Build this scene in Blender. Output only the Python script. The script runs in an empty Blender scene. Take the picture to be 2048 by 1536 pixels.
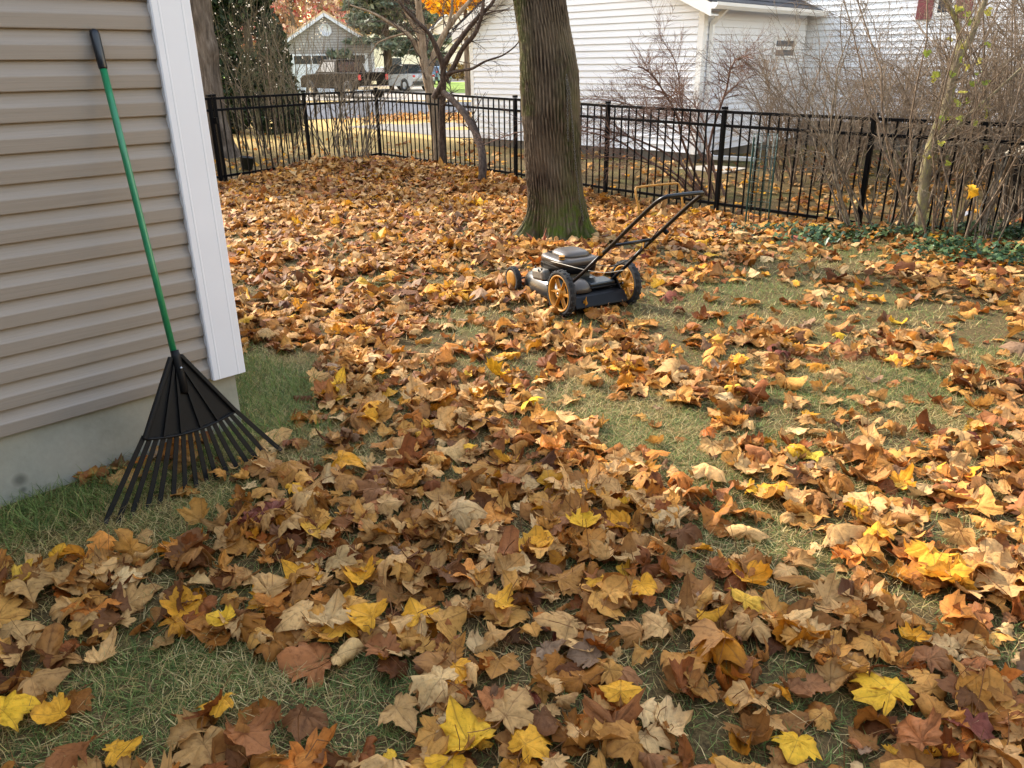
import bpy, bmesh, math, random
import numpy as np
from mathutils import Vector, Matrix

S = bpy.context.scene
COL = S.collection
rad = math.radians

# ------------------------------------------------------------------ camera
F_PX, PITCH, ROLL, CAM_H = 1568.0, rad(22.27), 0.0125, 1.68
fwd = Vector((0, math.cos(PITCH), -math.sin(PITCH)))
r0 = Vector((1, 0, 0)); u0 = r0.cross(fwd)
RIGHT = math.cos(ROLL) * r0 - math.sin(ROLL) * u0
UP = math.sin(ROLL) * r0 + math.cos(ROLL) * u0
CAM = Vector((0, 0, CAM_H))
cd = bpy.data.cameras.new('camera'); cam = bpy.data.objects.new('camera', cd); COL.objects.link(cam)
cd.sensor_width = 36; cd.lens = 36 * F_PX / 2048; cd.clip_start = 0.05; cd.clip_end = 1500
m = Matrix.Identity(4)
for i in range(3):
    m[i][0] = RIGHT[i]; m[i][1] = UP[i]; m[i][2] = -fwd[i]; m[i][3] = CAM[i]
cam.matrix_world = m
S.camera = cam

# ------------------------------------------------------------------ light
SUN_EL = rad(33)
TO_SUN = Vector((-0.786, 0.622, 0)).normalized() * math.cos(SUN_EL) + Vector((0, 0, math.sin(SUN_EL)))
W = bpy.data.worlds.new('World'); S.world = W; W.use_nodes = True
nt = W.node_tree; nt.nodes.clear()
sky = nt.nodes.new('ShaderNodeTexSky'); sky.sky_type = 'NISHITA'; sky.sun_disc = False
sky.sun_elevation = SUN_EL; sky.sun_rotation = math.atan2(TO_SUN.x, TO_SUN.y)
sky.air_density = 2.0; sky.dust_density = 0.7; sky.ozone_density = 0.6
bg = nt.nodes.new('ShaderNodeBackground'); bg.inputs[1].default_value = 0.15
wo = nt.nodes.new('ShaderNodeOutputWorld')
tint = nt.nodes.new('ShaderNodeMix'); tint.data_type = 'RGBA'; tint.blend_type = 'MULTIPLY'; tint.inputs[0].default_value = 1.0
tint.inputs[7].default_value = (1.18, 0.965, 0.91, 1)      # the camera's daylight balance
nt.links.new(sky.outputs[0], tint.inputs[6]); nt.links.new(tint.outputs[2], bg.inputs[0]); nt.links.new(bg.outputs[0], wo.inputs[0])
sl = bpy.data.lights.new('sun', 'SUN'); sl.energy = 2.0; sl.angle = rad(0.8); sl.color = (1, 0.93, 0.82)
sun = bpy.data.objects.new('sun', sl); COL.objects.link(sun)
sun.rotation_euler = TO_SUN.to_track_quat('Z', 'Y').to_euler(); sun.location = (-20, 15, 20)
S.view_settings.view_transform = 'Standard'; S.view_settings.look = 'None'
S.view_settings.exposure = 2.12; S.view_settings.gamma = 1.0; S.view_settings.use_curve_mapping = False
S.cycles.use_denoising = True
S.cycles.max_bounces = 5; S.cycles.diffuse_bounces = 3; S.cycles.transparent_max_bounces = 8

# ------------------------------------------------------------------ helpers
def ray(x, y):
    return fwd * F_PX + RIGHT * (x - 1024) + UP * (768 - y)
def ground(x, y, z=0.0):
    d = ray(x, y); return CAM + d * ((z - CAM_H) / d.z)
def at(x, y, Y):
    d = ray(x, y); return CAM + d * (Y / d.y)
def terr(x, y):
    return (-0.15 * np.exp(-((x - 2.6) ** 2 / 9.0 + (y - 10.4) ** 2 / 5.5))
            + 0.10 * np.exp(-((x + 3.4) ** 2 / 4.0 + (y - 13.6) ** 2 / 3.0))
            + 0.012 * np.sin(x * 1.7 + 0.6) * np.sin(y * 1.3))
def lin(c):
    if isinstance(c, str): c = tuple(int(c[i:i + 2], 16) for i in (0, 2, 4))
    return tuple(((v / 255) / 12.92 if v / 255 <= .04045 else ((v / 255 + .055) / 1.055) ** 2.4) for v in c)
def tag(o, label=None, cat=None, group=None, kind=None):
    if label: o['label'] = label
    if cat: o['category'] = cat
    if group: o['group'] = group
    if kind: o['kind'] = kind
    return o
def thing(name, label, cat, loc=(0, 0, 0), rz=0.0, group=None):
    o = bpy.data.objects.new(name, None); COL.objects.link(o)
    o.empty_display_size = 0.1
    o.location = loc; o.rotation_euler = (0, 0, rz)
    return tag(o, label, cat, group)
def link(name, me, parent=None):
    o = bpy.data.objects.new(name, me); COL.objects.link(o)
    if parent: o.parent = parent
    return o
def np_mesh(name, V, Fs, mat=None, smooth=True, attrs=None):
    """V (n,3); Fs: list of int arrays (k,3) / (k,4)."""
    me = bpy.data.meshes.new(name)
    V = np.ascontiguousarray(V, dtype=np.float32)
    me.vertices.add(len(V)); me.vertices.foreach_set('co', V.ravel())
    Fs = [np.asarray(f, dtype=np.int32) for f in Fs if len(f)]
    nl = sum(f.size for f in Fs); npoly = sum(len(f) for f in Fs)
    me.loops.add(nl); me.polygons.add(npoly)
    me.loops.foreach_set('vertex_index', np.concatenate([f.ravel() for f in Fs]))
    tot = np.concatenate([np.full(len(f), f.shape[1], np.int32) for f in Fs])
    st = np.concatenate([[0], np.cumsum(tot)[:-1]]).astype(np.int32)
    me.polygons.foreach_set('loop_start', st)
    me.polygons.foreach_set('use_smooth', np.full(npoly, smooth))
    me.update(calc_edges=True)
    for k, (t, arr) in (attrs or {}).items():
        a = me.attributes.new(k, t, 'POINT')
        a.data.foreach_set('color' if 'COLOR' in t else 'value', np.ascontiguousarray(arr, dtype=np.float32).ravel())
    if mat: me.materials.append(mat)
    return me

class MB:
    """collects pieces of one mesh"""
    def __init__(s): s.v = []; s.f = []; s.sm = []
    def add(s, vs, fs, smooth=False):
        b = len(s.v); s.v += [tuple(v) for v in vs]; s.f += [tuple(i + b for i in f) for f in fs]; s.sm += [smooth] * len(fs); return s
    def box(s, c, sz, M=None):
        hx, hy, hz = sz[0] / 2, sz[1] / 2, sz[2] / 2
        vs = [Vector((c[0] + x * hx, c[1] + y * hy, c[2] + z * hz)) for x in (-1, 1) for y in (-1, 1) for z in (-1, 1)]
        if M: vs = [M @ v for v in vs]
        return s.add(vs, [(0, 1, 3, 2), (4, 6, 7, 5), (0, 4, 5, 1), (2, 3, 7, 6), (0, 2, 6, 4), (1, 5, 7, 3)])
    def bar(s, a, b, w, h=None, up=(0, 0, 1)):
        a = Vector(a); b = Vector(b); h = h or w; d = (b - a).normalized()
        sd = d.cross(Vector(up)); sd = sd.normalized() if sd.length > 1e-4 else Vector((1, 0, 0)); u = sd.cross(d)
        vs = [p + sd * (x * w / 2) + u * (z * h / 2) for p in (a, b) for x, z in ((-1, -1), (1, -1), (1, 1), (-1, 1))]
        return s.add(vs, [(0, 1, 2, 3), (7, 6, 5, 4), (0, 4, 5, 1), (1, 5, 6, 2), (2, 6, 7, 3), (3, 7, 4, 0)])
    def tube(s, pts, r, n=8, cap=True, smooth=True):
        pts = [Vector(p) for p in pts]; k = len(pts)
        rr = r if hasattr(r, '__len__') else [r] * k
        ref = None; vs = []
        for i, p in enumerate(pts):
            t = (pts[min(i + 1, k - 1)] - pts[max(i - 1, 0)]).normalized()
            if ref is None:
                ref = t.orthogonal().normalized()
            ref = (ref - t * ref.dot(t)).normalized(); b = t.cross(ref)
            vs += [p + (ref * math.cos(2 * math.pi * j / n) + b * math.sin(2 * math.pi * j / n)) * rr[i] for j in range(n)]
        fs = [(i * n + j, i * n + (j + 1) % n, (i + 1) * n + (j + 1) % n, (i + 1) * n + j) for i in range(k - 1) for j in range(n)]
        s.add(vs, fs, smooth)
        if cap:
            b = len(s.v) - len(vs)
            s.f += [tuple(b + j for j in range(n))[::-1], tuple(b + (k - 1) * n + j for j in range(n))]; s.sm += [False, False]
        return s
    def lathe(s, prof, n=24, M=None, smooth=True, closed=False):
        """prof: (radius, axial) about local X axis"""
        k = len(prof); vs = []
        for r, a in prof:
            for j in range(n):
                t = 2 * math.pi * j / n; vs.append(Vector((a, r * math.cos(t), r * math.sin(t))))
        if M: vs = [M @ v for v in vs]
        fs = []
        for i in range(k if closed else k - 1):
            i2 = (i + 1) % k
            fs += [(i * n + j, i * n + (j + 1) % n, i2 * n + (j + 1) % n, i2 * n + j) for j in range(n)]
        return s.add(vs, fs, smooth)
    def prism(s, poly, axis, a, b, M=None):
        """poly 2-D points in the other two axes, extruded from a to b along axis 0/1/2"""
        def mk(p, t):
            l = list(p); l.insert(axis, t); return Vector(l)
        vs = [mk(p, a) for p in poly] + [mk(p, b) for p in poly]
        if M: vs = [M @ v for v in vs]
        n = len(poly)
        return s.add(vs, [tuple(range(n)), tuple(range(2 * n - 1, n - 1, -1))] + [(i, (i + 1) % n, n + (i + 1) % n, n + i) for i in range(n)])
    def loft(s, rings, cap=True, smooth=True):
        n = len(rings[0]); vs = [v for r in rings for v in r]
        fs = [(i * n + j, i * n + (j + 1) % n, (i + 1) * n + (j + 1) % n, (i + 1) * n + j) for i in range(len(rings) - 1) for j in range(n)]
        s.add(vs, fs, smooth)
        if cap:
            b = len(s.v) - len(vs)
            s.f += [tuple(b + j for j in range(n))[::-1], tuple(b + len(vs) - n + j for j in range(n))]; s.sm += [False, False]
        return s
    def mesh(s, name, mat, bevel=0.0, seg=2):
        me = bpy.data.meshes.new(name); me.from_pydata(s.v, [], s.f)
        me.polygons.foreach_set('use_smooth', s.sm)
        bm = bmesh.new(); bm.from_mesh(me)
        if bevel:
            bmesh.ops.remove_doubles(bm, verts=bm.verts, dist=1e-5)
        bmesh.ops.recalc_face_normals(bm, faces=bm.faces)
        if bevel:
            es = [e for e in bm.edges if len(e.link_faces) == 2 and e.calc_face_angle(0) > 0.5]
            bmesh.ops.bevel(bm, geom=es, offset=bevel, segments=seg, affect='EDGES', profile=0.5, clamp_overlap=True)
        bm.to_mesh(me); bm.free()
        if mat: me.materials.append(mat)
        return me
    def build(s, name, mat, parent=None, bevel=0.0, seg=2):
        return link(name, s.mesh(name, mat, bevel, seg), parent)

# ------------------------------------------------------------------ materials
def nodemat(name):
    mt = bpy.data.materials.new(name); mt.use_nodes = True
    n = mt.node_tree; b = n.nodes['Principled BSDF']
    return mt, n, b
def N(n, t, **kw):
    nd = n.nodes.new(t)
    for k, v in kw.items():
        if k.startswith('i_'):
            key = k[2:]; key = int(key) if key.isdigit() else key
            nd.inputs[key].default_value = v
        else: setattr(nd, k, v)
    return nd
def ramp(n, fac, stops):
    r = n.nodes.new('ShaderNodeValToRGB'); e = r.color_ramp.elements
    while len(e) < len(stops): e.new(0.5)
    for i, (p, c) in enumerate(stops):
        e[i].position = p; e[i].color = (*c, 1) if len(c) == 3 else c
    n.links.new(fac, r.inputs[0]); return r
def mixc(n, fac, a, b, mode='MIX'):
    mx = n.nodes.new('ShaderNodeMix'); mx.data_type = 'RGBA'; mx.blend_type = mode
    for sock, v in ((mx.inputs[0], fac), (mx.inputs[6], a), (mx.inputs[7], b)):
        if hasattr(v, 'is_output') or hasattr(v, 'links'): n.links.new(v, sock)
        elif isinstance(v, tuple): sock.default_value = (*v, 1) if len(v) == 3 else v
        else: sock.default_value = v
    return mx.outputs[2]
def coords(n, kind='Object', scale=(1, 1, 1), rot=(0, 0, 0)):
    tc = n.nodes.new('ShaderNodeTexCoord'); mp = n.nodes.new('ShaderNodeMapping')
    mp.inputs['Scale'].default_value = scale; mp.inputs['Rotation'].default_value = rot
    n.links.new(tc.outputs[kind], mp.inputs[0]); return mp.outputs[0]
def pos(n, scale=(1, 1, 1), rot=(0, 0, 0)):
    g = n.nodes.new('ShaderNodeNewGeometry'); mp = n.nodes.new('ShaderNodeMapping')
    mp.inputs['Scale'].default_value = scale; mp.inputs['Rotation'].default_value = rot
    n.links.new(g.outputs['Position'], mp.inputs[0]); return mp.outputs[0]
def noise(n, vec, scale, detail=4, rough=0.55, dist=0.0):
    t = n.nodes.new('ShaderNodeTexNoise'); t.inputs['Scale'].default_value = scale
    t.inputs['Detail'].default_value = detail; t.inputs['Roughness'].default_value = rough
    t.inputs['Distortion'].default_value = dist
    n.links.new(vec, t.inputs['Vector']); return t.outputs['Fac']
def bump(n, b, h, strength=0.3, dist=0.01):
    bp = n.nodes.new('ShaderNodeBump'); bp.inputs['Strength'].default_value = strength; bp.inputs['Distance'].default_value = dist
    n.links.new(h, bp.inputs['Height']); n.links.new(bp.outputs[0], b.inputs['Normal'])
def simple(name, col, rough=0.6, metal=0.0, var=0.12, nscale=8.0, bumpst=0.0, spec=0.5, coat=0.0):
    """plain painted / plastic / stone surface with a little uneven tone"""
    mt, n, b = nodemat(name)
    c = lin(col)
    v = pos(n)
    f = noise(n, v, nscale, 5)
    r = ramp(n, f, [(0.3, tuple(x * (1 - var) for x in c)), (0.7, tuple(min(1, x * (1 + var)) for x in c))])
    n.links.new(r.outputs[0], b.inputs['Base Color'])
    b.inputs['Roughness'].default_value = rough; b.inputs['Metallic'].default_value = metal
    b.inputs['Specular IOR Level'].default_value = spec; b.inputs['Coat Weight'].default_value = coat
    if bumpst: bump(n, b, noise(n, v, nscale * 8, 4), bumpst, 0.004)
    return mt
# ------------------------------------------------------------------ setting: ground, pavements
def m_lawn():
    mt, n, b = nodemat('lawn_soil')
    p = pos(n)
    f1 = noise(n, p, 1.3, 5); f2 = noise(n, p, 75, 8, 0.75); f3 = noise(n, p, 0.22, 3)
    a = ramp(n, f2, [(0.30, lin('2e2418')), (0.48, lin('594a2e')), (0.62, lin('78643f')), (0.8, lin('9a8456'))])
    g = ramp(n, f2, [(0.3, lin('2c3418')), (0.5, lin('55632c')), (0.75, lin('86884a'))])
    k = ramp(n, f1, [(0.52, (0, 0, 0)), (0.8, (.8, .8, .8))])
    c1 = mixc(n, k.outputs[0], a.outputs[0], g.outputs[0])
    far = ramp(n, f2, [(0.25, lin('7a6640')), (0.55, lin('b89b5e')), (0.8, lin('d0b67c'))])
    k2 = ramp(n, f3, [(0.45, (0, 0, 0)), (0.6, (1, 1, 1))])
    sep = N(n, 'ShaderNodeSeparateXYZ'); n.links.new(p, sep.inputs[0])
    mr = N(n, 'ShaderNodeMapRange'); mr.inputs[1].default_value = 15.5; mr.inputs[2].default_value = 20
    n.links.new(sep.outputs[1], mr.inputs[0])
    greenfar = mixc(n, 0.0, lin('8aa04c'), lin('8aa04c'))
    mr2 = N(n, 'ShaderNodeMapRange'); mr2.inputs[1].default_value = 46; mr2.inputs[2].default_value = 52
    n.links.new(sep.outputs[1], mr2.inputs[0])
    c2 = mixc(n, mr.outputs[0], c1, far.outputs[0])
    c3 = mixc(n, mr2.outputs[0], c2, greenfar)
    n.links.new(c3, b.inputs['Base Color']); b.inputs['Roughness'].default_value = 0.95
    b.inputs['Specular IOR Level'].default_value = 0.15
    bump(n, b, f2, 0.6, 0.03)
    return mt
xs = np.concatenate([-np.geomspace(400, 13, 14), np.arange(-12, 12.01, 0.25), np.geomspace(13, 400, 14)])
ys = np.concatenate([-np.geomspace(60, 4.2, 6), np.arange(-4, 27.01, 0.25), np.geomspace(28, 900, 22)])
gx, gy = np.meshgrid(xs, ys); gz = terr(gx, gy) * (np.abs(gx) < 30)
nx, ny = len(xs), len(ys)
ii = (np.arange(ny - 1)[:, None] * nx + np.arange(nx - 1)[None, :]).ravel()
tag(link('ground', np_mesh('ground', np.stack([gx, gy, gz], -1).reshape(-1, 3), [np.stack([ii, ii + 1, ii + nx + 1, ii + nx], 1)], m_lawn())), kind='structure')

def sheet(name, px, z, mat):
    vs = [ground(*q) for q in px]
    me = bpy.data.meshes.new(name); me.from_pydata([(v.x, v.y, z) for v in vs], [], [tuple(range(len(vs)))])
    me.materials.append(mat)
    bm = bmesh.new(); bm.from_mesh(me); bmesh.ops.recalc_face_normals(bm, faces=bm.faces)
    for f in bm.faces:
        if f.normal.z < 0: f.normal_flip()
    bm.to_mesh(me); bm.free()
    return tag(link(name, me), kind='structure')
M_ASPH = simple('asphalt', '5a5c60', 0.95, var=0.18, nscale=1.2, bumpst=0.3, spec=.05)
M_CONC = simple('concrete', 'a59e92', 0.95, var=0.1, nscale=0.8, bumpst=0.2, spec=.08)
M_PAVE = simple('pale_paving', '827d75', 0.95, var=0.14, nscale=1.5, bumpst=0.2, spec=.08)
sheet('road', [(380, 243), (470, 241), (600, 240), (720, 236), (850, 228), (985, 222), (985, 205), (860, 203), (720, 203), (600, 206), (470, 212), (380, 216)], 0.012, M_ASPH)
sheet('path', [(690, 254), (800, 246), (985, 245), (985, 276), (900, 275), (820, 266), (740, 258)], 0.008, M_PAVE)
sheet('driveway', [(520, 203), (640, 201.5), (985, 201), (985, 188.5), (900, 186), (860, 172), (700, 172), (610, 186)], 0.02, M_CONC)
sheet('street', [(880, 164), (1040, 165), (1040, 152), (880, 152)], 0.02, M_CONC)

# ------------------------------------------------------------------ tan house on the left
D = Vector((0.7149, 0.6992, 0)); NRM = Vector((0.6992, -0.7149, 0)); BK = -NRM; Z = Vector((0, 0, 1))
CORN = Vector((-1.357, 3.575, 0))            # foundation corner
def wallhit(px, py, out=0.03):
    r = ray(px, py); t = (CORN + NRM * out - CAM).dot(NRM) / r.dot(NRM); q = CAM + r * t
    return (q - CORN).dot(D), q.z
def m_siding(name, base, light, grain=1.0):
    mt, n, b = nodemat(name)
    # grain runs along the boards (wall directions at 45 degrees)
    v = pos(n, (1, 1, 1), (0, 0, rad(-44.4)))
    mp = n.nodes.new('ShaderNodeMapping'); mp.inputs['Scale'].default_value = (2.2, 2.2, 120); n.links.new(v, mp.inputs[0])
    g = noise(n, mp.outputs[0], 1.0, 5, 0.65, 0.6)
    big = noise(n, v, 1.6, 3)
    c = ramp(n, g, [(0.25, lin(base)), (0.75, lin(light))])
    c2 = mixc(n, 0.25, c.outputs[0], ramp(n, big, [(0.3, lin(base)), (0.7, lin(light))]).outputs[0])
    n.links.new(c2, b.inputs['Base Color']); b.inputs['Roughness'].default_value = 0.55
    b.inputs['Specular IOR Level'].default_value = 0.35
    bump(n, b, g, 0.35 * grain, 0.003)
    return mt
M_TAN = m_siding('tan_vinyl', '8d8276', '9c9186')
M_TRIM = simple('white_trim', 'e4e4e8', 0.5, var=0.03, nscale=3)
M_ROOF = simple('roof_shingle', '5b5a5c', 0.9, var=0.25, nscale=20, bumpst=0.5)
def m_found():
    mt, n, b = nodemat('foundation_concrete')
    p = pos(n); f = noise(n, p, 3.2, 6, 0.6); f2 = noise(n, p, 40, 5)
    c = ramp(n, f, [(0.3, lin('8f8d7f')), (0.55, lin('a6a293')), (0.75, lin('b0a898'))])
    c2 = mixc(n, 0.15, c.outputs[0], ramp(n, f2, [(0.3, lin('6f6f66')), (0.7, lin('a09d92'))]).outputs[0])
    col = c2
    for (px, py, r) in ((40, 960, 0.022), (46, 980, 0.012), (52, 1000, 0.014)):
        u, z = wallhit(px, py, 0.0); q = CORN + D * u
        vm = N(n, 'ShaderNodeVectorMath', operation='DISTANCE'); n.links.new(p, vm.inputs[0]); vm.inputs[1].default_value = (q.x, q.y, z)
        k = ramp(n, vm.outputs['Value'], [(r * 0.5, (0.6, 0.6, 0.6)), (r * 1.6, (0, 0, 0))])
        col = mixc(n, k.outputs[0], col, lin('3c3d36'))
    n.links.new(col, b.inputs['Base Color']); b.inputs['Roughness'].default_value = 0.9
    b.inputs['Specular IOR Level'].default_value = 0.2
    bump(n, b, f2, 0.25, 0.004)
    return mt
M_FND = m_found()
DUTCH = [(0.001, 0.0), (0.0175, 0.0), (0.019, 0.03), (0.0215, 0.46), (0.0205, 0.495), (0.0165, 0.545), (0.0125, 0.62), (0.0085, 0.72), (0.005, 0.84), (0.0025, 1.06), (0.001, 1.06)]
LAP = [(0.001, 0.0), (0.026, 0.0), (0.0265, 0.03), (0.003, 1.05), (0.001, 1.05)]
def plank(parent, o, d, nrm, z0, h, prof, u0, u1, mat, name='siding_plank', inset=0.0):
    """one siding course from u0 to u1 (numbers or functions of height) along d, standing off along nrm"""
    fa = u0 if callable(u0) else (lambda z: u0); fb = u1 if callable(u1) else (lambda z: u1)
    vs = []
    for fn in (fa, fb):
        for out, zf in prof:
            z = z0 + h * zf; vs.append(o + d * fn(z) + nrm * (out + inset) + Z * z)
    k = len(prof)
    fs = [tuple(range(k)), tuple(range(2 * k - 1, k - 1, -1))] + [(i, (i + 1) % k, k + (i + 1) % k, k + i) for i in range(k)]
    mb = MB(); mb.add(vs, fs)
    return mb.build(name, mat, parent)
house = thing('tan_house', 'tan vinyl-sided house with white corner trim and concrete foundation', 'house')
PER, ZB, HWALL = 0.1079, 0.308, 2.75
ncrs = int((HWALL - ZB) / PER)
seams = {}
for (px, py) in ((206, 302), (215, 352), (137, 642), (150, 690)):
    u, z = wallhit(px, py); seams[int((z - ZB) / PER)] = u
TRW = 0.165
for k in range(ncrs):
    z0 = ZB + k * PER
    if k in seams:
        plank(house, CORN, D, NRM, z0, PER, DUTCH, -6.0, seams[k], M_TAN, inset=0.012)
        plank(house, CORN, D, NRM, z0, PER, DUTCH, seams[k] - 0.02, -0.05, M_TAN, inset=0.0105)
    else:
        plank(house, CORN, D, NRM, z0, PER, DUTCH, -6.0, -0.05, M_TAN, inset=0.012)
    if k % 1 == 0:
        plank(house, CORN, BK, D, z0, PER, DUTCH, 0.05, 8.0, M_TAN, inset=0.012)
# wall core and gable above
mb = MB()
a0 = CORN - D * 0.02 - NRM * 0.02
core = [a0, a0 - D * 7, a0 - D * 7 + BK * 8, a0 + BK * 8]
mb.add([p + Z * 0.0 for p in core] + [p + Z * HWALL for p in core], [(0, 1, 2, 3), (7, 6, 5, 4), (0, 4, 5, 1), (1, 5, 6, 2), (2, 6, 7, 3), (3, 7, 4, 0)])
mb.build('wall', M_TAN, house)
mb = MB()
f0 = [CORN, CORN - D * 6.2, CORN - D * 6.2 + BK * 8.02, CORN + BK * 8.02]
mb.add([p + Z * -0.2 for p in f0] + [p + Z * (ZB + 0.01) for p in f0], [(0, 1, 2, 3), (7, 6, 5, 4), (0, 4, 5, 1), (1, 5, 6, 2), (2, 6, 7, 3), (3, 7, 4, 0)])
mb.build('foundation', M_FND, house)
# corner trim: flat vinyl post with two grooves, wrapping round the corner
zt0, zt1 = 0.303, HWALL
L = CORN + D * 0.036
def trimprof(z):
    o = [(-TRW, 0.0), (-TRW, 0.036), (-TRW + 0.006, 0.040), (-0.136, 0.040), (-0.134, 0.0412), (-0.129, 0.0412), (-0.127, 0.040), (-0.041, 0.040),
         (-0.039, 0.0412), (-0.034, 0.0412), (-0.032, 0.040), (-0.004, 0.040), (0, 0.036), (0, -0.12), (-0.03, -0.12), (-0.03, 0.0)]
    return [L + D * u + NRM * (v + 0.012 if v > 0.01 else v) + Z * z for u, v in o]
MB().loft([trimprof(zt0), trimprof(zt1)], smooth=False).build('corner_trim', M_TRIM, house)
# roof: eave runs along the side wall, the wall we see is the gable end
EH, OV = HWALL, 0.27
mb = MB()
pit = 0.42; half = 3.6
def rp(u, v, w): return CORN + D * u + NRM * v + Z * w
v0, v1 = 0.25, -8.3
for t in (0.0,):
    e = [(OV, EH - OV * 0.0), (-half, EH + half * pit), (-2 * half - OV, EH)]
    top = [(u, w + 0.14) for u, w in e]
    ring = e + top[::-1]
    vs = [rp(u, v0, w) for u, w in ring] + [rp(u, v1, w) for u, w in ring]
    k = 6
    mb.add(vs, [(0, 1, 4, 5), (1, 2, 3, 4), (11, 10, 7, 6), (10, 9, 8, 7)] + [(i, (i + 1) % k, k + (i + 1) % k, k + i) for i in range(k)])
mb.build('roof', M_ROOF, house)
mb = MB(); g = [rp(-0.02, -0.02, HWALL), rp(-7.0, -0.02, HWALL), rp(-half, -0.02, EH + half * pit - 0.05)]
mb.add(g + [p - NRM * 0.1 for p in g], [(0, 1, 2), (5, 4, 3), (0, 3, 4, 1), (1, 4, 5, 2), (2, 5, 3, 0)]); mb.build('gable_wall', M_TAN, house)
def in_house(x, y):
    u = (x - CORN.x) * D.x + (y - CORN.y) * D.y; v = (x - CORN.x) * NRM.x + (y - CORN.y) * NRM.y
    return (u < 0.02) & (v < 0.03)

# ------------------------------------------------------------------ white garage (gable towards us) and white house behind
M_WHT = m_siding('white_vinyl', 'e2e3e4', 'e9eaeb', 0.3)
M_WTRIM = simple('white_paint', 'e6e4de', 0.5, var=0.04, nscale=2)
M_DARKB = simple('dark_foundation', '5e574c', 0.9, var=0.25, nscale=4, bumpst=0.3)
SL = Vector((-0.79, 18.25, 0)); SR = Vector((3.28, 14.40, 0))
SD = (SR - SL); SW = SD.length; SD.normalize(); SN = Vector((SD.y, -SD.x, 0));
if SN.y > 0: SN = -SN
SB = -SN                                         # depth direction, away from the camera
SIDE_N = SD                                      # normal of the right-hand side wall
shed = thing('white_garage', 'white clapboard garage with gable end and gutter downspout, behind the main trunk', 'garage')
CR = 0.114; S0 = 0.16; HL, HR = 2.36, 2.58; SLP_L, SLP_R = 0.56, 0.45
APU = (HR + SLP_R * SW - HL) / (SLP_L + SLP_R); APZ = HL + SLP_L * APU
SLEN = 3.95
nC = int((APZ - S0) / CR)
for k in range(nC):
    z0 = S0 + k * CR
    ua = (lambda z: max(0.09, (z - HL) / SLP_L + 0.02)); ub = (lambda z: min(SW - 0.09, SW - (z - HR) / SLP_R - 0.02))
    if ub(z0 + CR * 1.06) - ua(z0 + CR * 1.06) < 0.15: break
    plank(shed, SL, SD, SN, z0, CR, LAP, ua, ub, M_WHT)
for k in range(int((HR - 0.03 - S0) / CR)):
    plank(shed, SR, SB, SIDE_N, S0 + k * CR, CR, LAP, 0.09, SLEN, M_WHT)
mb = MB()
q = [SL, SR, SR + SB * SLEN, SL + SB * SLEN]
poly = [(SL, 0.0), (SR, 0.0), (SR, HR), (SL + SD * APU, APZ), (SL, HL)]
vs = [p + Z * z - SN * 0.0 for p, z in poly] + [p + Z * z + SB * SLEN for p, z in poly]
mb.add(vs, [(0, 1, 2, 3, 4), (9, 8, 7, 6, 5)] + [(i, (i + 1) % 5, 5 + (i + 1) % 5, 5 + i) for i in range(5)])
mb.build('wall', M_WHT, shed)
mb = MB(); q = [SL - SD * .0 + SN * .006, SR + SN * .006 + SD * .006, SR + SB * SLEN + SD * .006, SL + SB * SLEN]
mb.add([p + Z * -0.25 for p in q] + [p + Z * S0 for p in q], [(0, 1, 2, 3), (7, 6, 5, 4), (0, 4, 5, 1), (1, 5, 6, 2), (2, 6, 7, 3), (3, 7, 4, 0)]); mb.build('foundation', M_DARKB, shed)
def post(o, d, nrm, w, t, z0, z1, mat, parent, name):
    mb = MB(); c = [o - d * 0.0, o + d * w, o + d * w + nrm * t, o + nrm * t]
    mb.add([p + Z * z0 for p in c] + [p + Z * z1 for p in c], [(0, 1, 2, 3), (7, 6, 5, 4), (0, 4, 5, 1), (1, 5, 6, 2), (2, 6, 7, 3), (3, 7, 4, 0)])
    return mb.build(name, mat, parent)
post(SL - SD * 0.015, SD, SN, 0.10, 0.022, S0 - .02, HL + 0.03, M_WTRIM, shed, 'corner_board')
post(SR - SD * 0.085, SD, SN, 0.105, 0.022, S0 - .02, HR - 0.01, M_WTRIM, shed, 'corner_board')
post(SR + SB * 0.0, SB, SIDE_N, 0.10, 0.021, S0 - .02, HR - 0.01, M_WTRIM, shed, 'corner_board')
# roof planes with shingle courses, rake boards, soffit return
ROV = 0.28
M_SLATE = simple('slate_shingle', '3e4044', 0.95, var=0.35, nscale=14, bumpst=0.5, spec=.1)
def roofplane(o_u, o_z, sl, sign, n_course):
    rp0 = MB()
    for k in range(n_course):
        t0, t1 = k / n_course, (k + 1) / n_course + 0.02
        run = abs(APU - o_u) 
        u = [o_u + sign * run * t0, o_u + sign * run * t1]; z = [o_z + sl * run * t0 + 0.045, o_z + sl * run * t1 + 0.03]
        vs = []
        for uu, zz in zip(u, z):
            for w in (-ROV, SLEN + 0.1): vs.append(SL + SD * uu + SB * w + Z * zz)
        vs += [v - Z * 0.02 for v in vs]
        mb = MB(); mb.add(vs, [(0, 1, 3, 2), (4, 6, 7, 5), (0, 4, 5, 1), (2, 3, 7, 6), (0, 2, 6, 4), (1, 5, 7, 3)])
        mb.build('shingle_course', M_SLATE, shed)
roofplane(SW + ROV, HR - SLP_R * ROV + 0.08, SLP_R, -1, 16)
roofplane(-ROV, HL - SLP_L * ROV + 0.10, SLP_L, 1, 16)
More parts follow.
